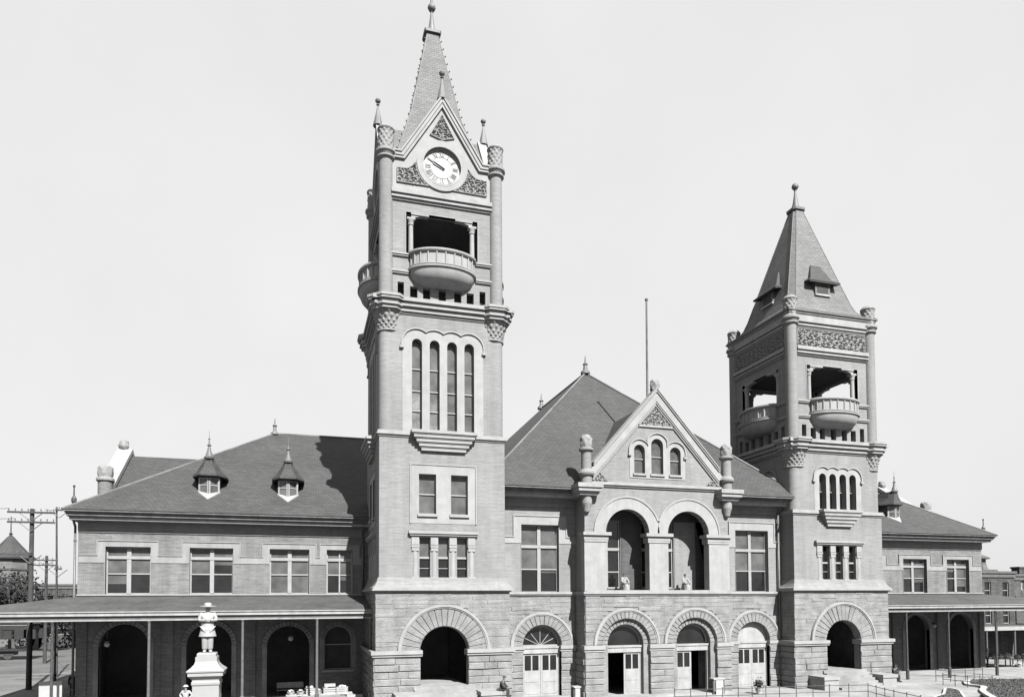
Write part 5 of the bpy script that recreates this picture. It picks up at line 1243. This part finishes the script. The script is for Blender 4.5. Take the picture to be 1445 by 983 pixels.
# ---------------------------------------------------------------- railings, lawn, kerb
def railing(label, pts, h, step, z0=.1, r=.022):
    T = thing('railing', label, 'railing', (pts[0][0], pts[0][1], z0))
    for hh in (h, h*.55): b = MB(); b.path([(x, y, z0+hh) for x, y in pts], r, 6); b.build('rail', 'iron', T)
    for (xa, ya), (xb, yb) in zip(pts[:-1], pts[1:]):
        L = math.hypot(xb-xa, yb-ya); n = max(1, round(L/step))
        for k in range(n+(1 if (xb, yb) == pts[-1] else 0)):
            x, y = xa+(xb-xa)*k/n, ya+(yb-ya)*k/n; b = MB(); b.tube((x, y, z0-.1), (x, y, z0+h+.05), r*1.2, 6); b.sphere((x, y, z0+h+.07), r*1.8, 8, 6); b.build('upright', 'iron', T)
railing('long thin iron pipe railing across the pavement in the right foreground', [(22.4, 39.6), (26.5, 38.9), (29.4, 38.7), (32.9, 38.3), (35.5, 37.8), (34.5, 34.7), (33.9, 32.2)], .92, 1.15)
railing('short iron corner railing at the tip of the lawn', [(48.0, 44.1), (49.6, 42.9), (52.2, 43.6)], .9, 1.1)
railing('short iron railing beside the small planting bed in the foreground', [(46.6, 42.2), (46.9, 40.4), (48.3, 39.6)], .8, 1.0)
def curve(pts, n=6):
    out = []; N = len(pts)
    for i in range(N):
        p0, p1, p2, p3 = (Vector(pts[(i+k-1) % N]) for k in range(4))
        for j in range(n):
            t = j/n; out.append(tuple(.5*((2*p1)+(p2-p0)*t+(2*p0-5*p1+4*p2-p3)*t*t+(3*p1-p0-3*p2+p3)*t**3)))
    return out
def lawn(nm, pts, kw):
    P = curve(pts); c = Vector((sum(q[0] for q in P)/len(P), sum(q[1] for q in P)/len(P)))
    inner = []
    N = len(P)
    for i in range(N):
        a, b_ = Vector(P[i-1]), Vector(P[(i+1) % N]); t = (b_-a).normalized(); nn = Vector((-t.y, t.x)); nn = nn if nn.dot(c-Vector(P[i])) > 0 else -nn
        inner.append(tuple(Vector(P[i])+nn*kw))
    b = MB()
    b.loft([[(x, y, .05) for x, y in P], [(x, y, .24) for x, y in P], [(x, y, .24) for x, y in inner], [(x, y, .05) for x, y in inner]], True, False)
    o = b.build('kerb', 'kerb'); struct(o)
    o = ground_sheet('lawn', inner, .2, 'soil'); return inner
A_ = lawn('lawn', [(47.6, 40.0), (48.0, 41.6), (51.5, 44.0), (56, 42.7), (70, 37), (75, 25), (46, 27), (41.3, 33), (43.1, 35.6), (45.4, 38.2)], .4)
B2 = lawn('lawn', [(44.5, 40.1), (43.2, 39.1), (41.4, 37.6), (39.6, 36.6), (38.2, 34.4), (40.6, 35.2), (42.6, 37), (44.4, 38.9)], .16)
rnd = random.Random(9); b = MB()
for reg in (A_, B2):
    xs = [q[0] for q in reg]; ys = [q[1] for q in reg]; n_ = 60000 if reg is A_ else 6000; k = 0
    def inside(x, y):
        r = False
        for i in range(len(reg)):
            (xa, ya), (xb, yb) = reg[i], reg[i-1]
            if (ya > y) != (yb > y) and x < (xb-xa)*(y-ya)/(yb-ya)+xa: r = not r
        return r
    while k < n_:
        x, y = rnd.uniform(min(xs), max(xs)), rnd.uniform(min(ys), max(ys)); k += 1
        if not inside(x, y): continue
        a = rnd.uniform(0, 6.28); h = rnd.uniform(.05, .16) if reg is A_ else rnd.uniform(.03, .08); b.face([b.p(x-.03*cos(a), y-.03*sin(a), .19), b.p(x+.03*cos(a), y+.03*sin(a), .19), b.p(x+rnd.uniform(-.06, .06), y+rnd.uniform(-.06, .06), .2+h)])
o = b.build('grass', 'grass'); o['kind'] = 'stuff'; o['label'] = 'dark grass covering the kerbed lawns at right'; o['category'] = 'grass'

# ---------------------------------------------------------------- under the porches
for k, (x, y, lb) in enumerate(((-.6, 52.6, 'low bench just inside the third porch arch'),)):
    T = thing('bench', lb, 'bench', (x, y, .1))
    b = MB(FRONT(x, y)); b.box(-.9, .9, -.2, .25, .42, .47); b.build('seat', 'crate', T)
    b = MB(FRONT(x, y)); b.box(-.9, .9, -.25, -.2, .55, .95); b.build('backrest', 'crate', T)
    for q in (-.8, .8): b = MB(FRONT(x, y)); b.box(q-.05, q+.05, -.24, .22, .1, .42); b.build('leg', 'darkwood', T)
for x, y, z, lb in ((-11.6, 50.2, 4.0, 'white globe lamp hanging in front of the first porch arch'), (-.55, 50.2, 4.15, 'white globe lamp hanging in front of the third porch arch'), (54.4, 50.0, 4.2, 'white globe lamp hanging before the right porch arch')):
    T = thing('hanging_lamp', lb, 'lamp', (x, y, z))
    b = MB(); b.tube((x, y, z+.2), (x, y, 6.0), .02, 6); b.build('rod', 'iron', T)
    b = MB(); b.smooth = True; b.sphere((x, y, z), .17); b.build('globe', 'white', T)
    b = MB(); b.lathe([(.08, z+.14), (.3, z+.2), (.06, z+.27)], x, y, 12); b.build('shade', 'iron', T)
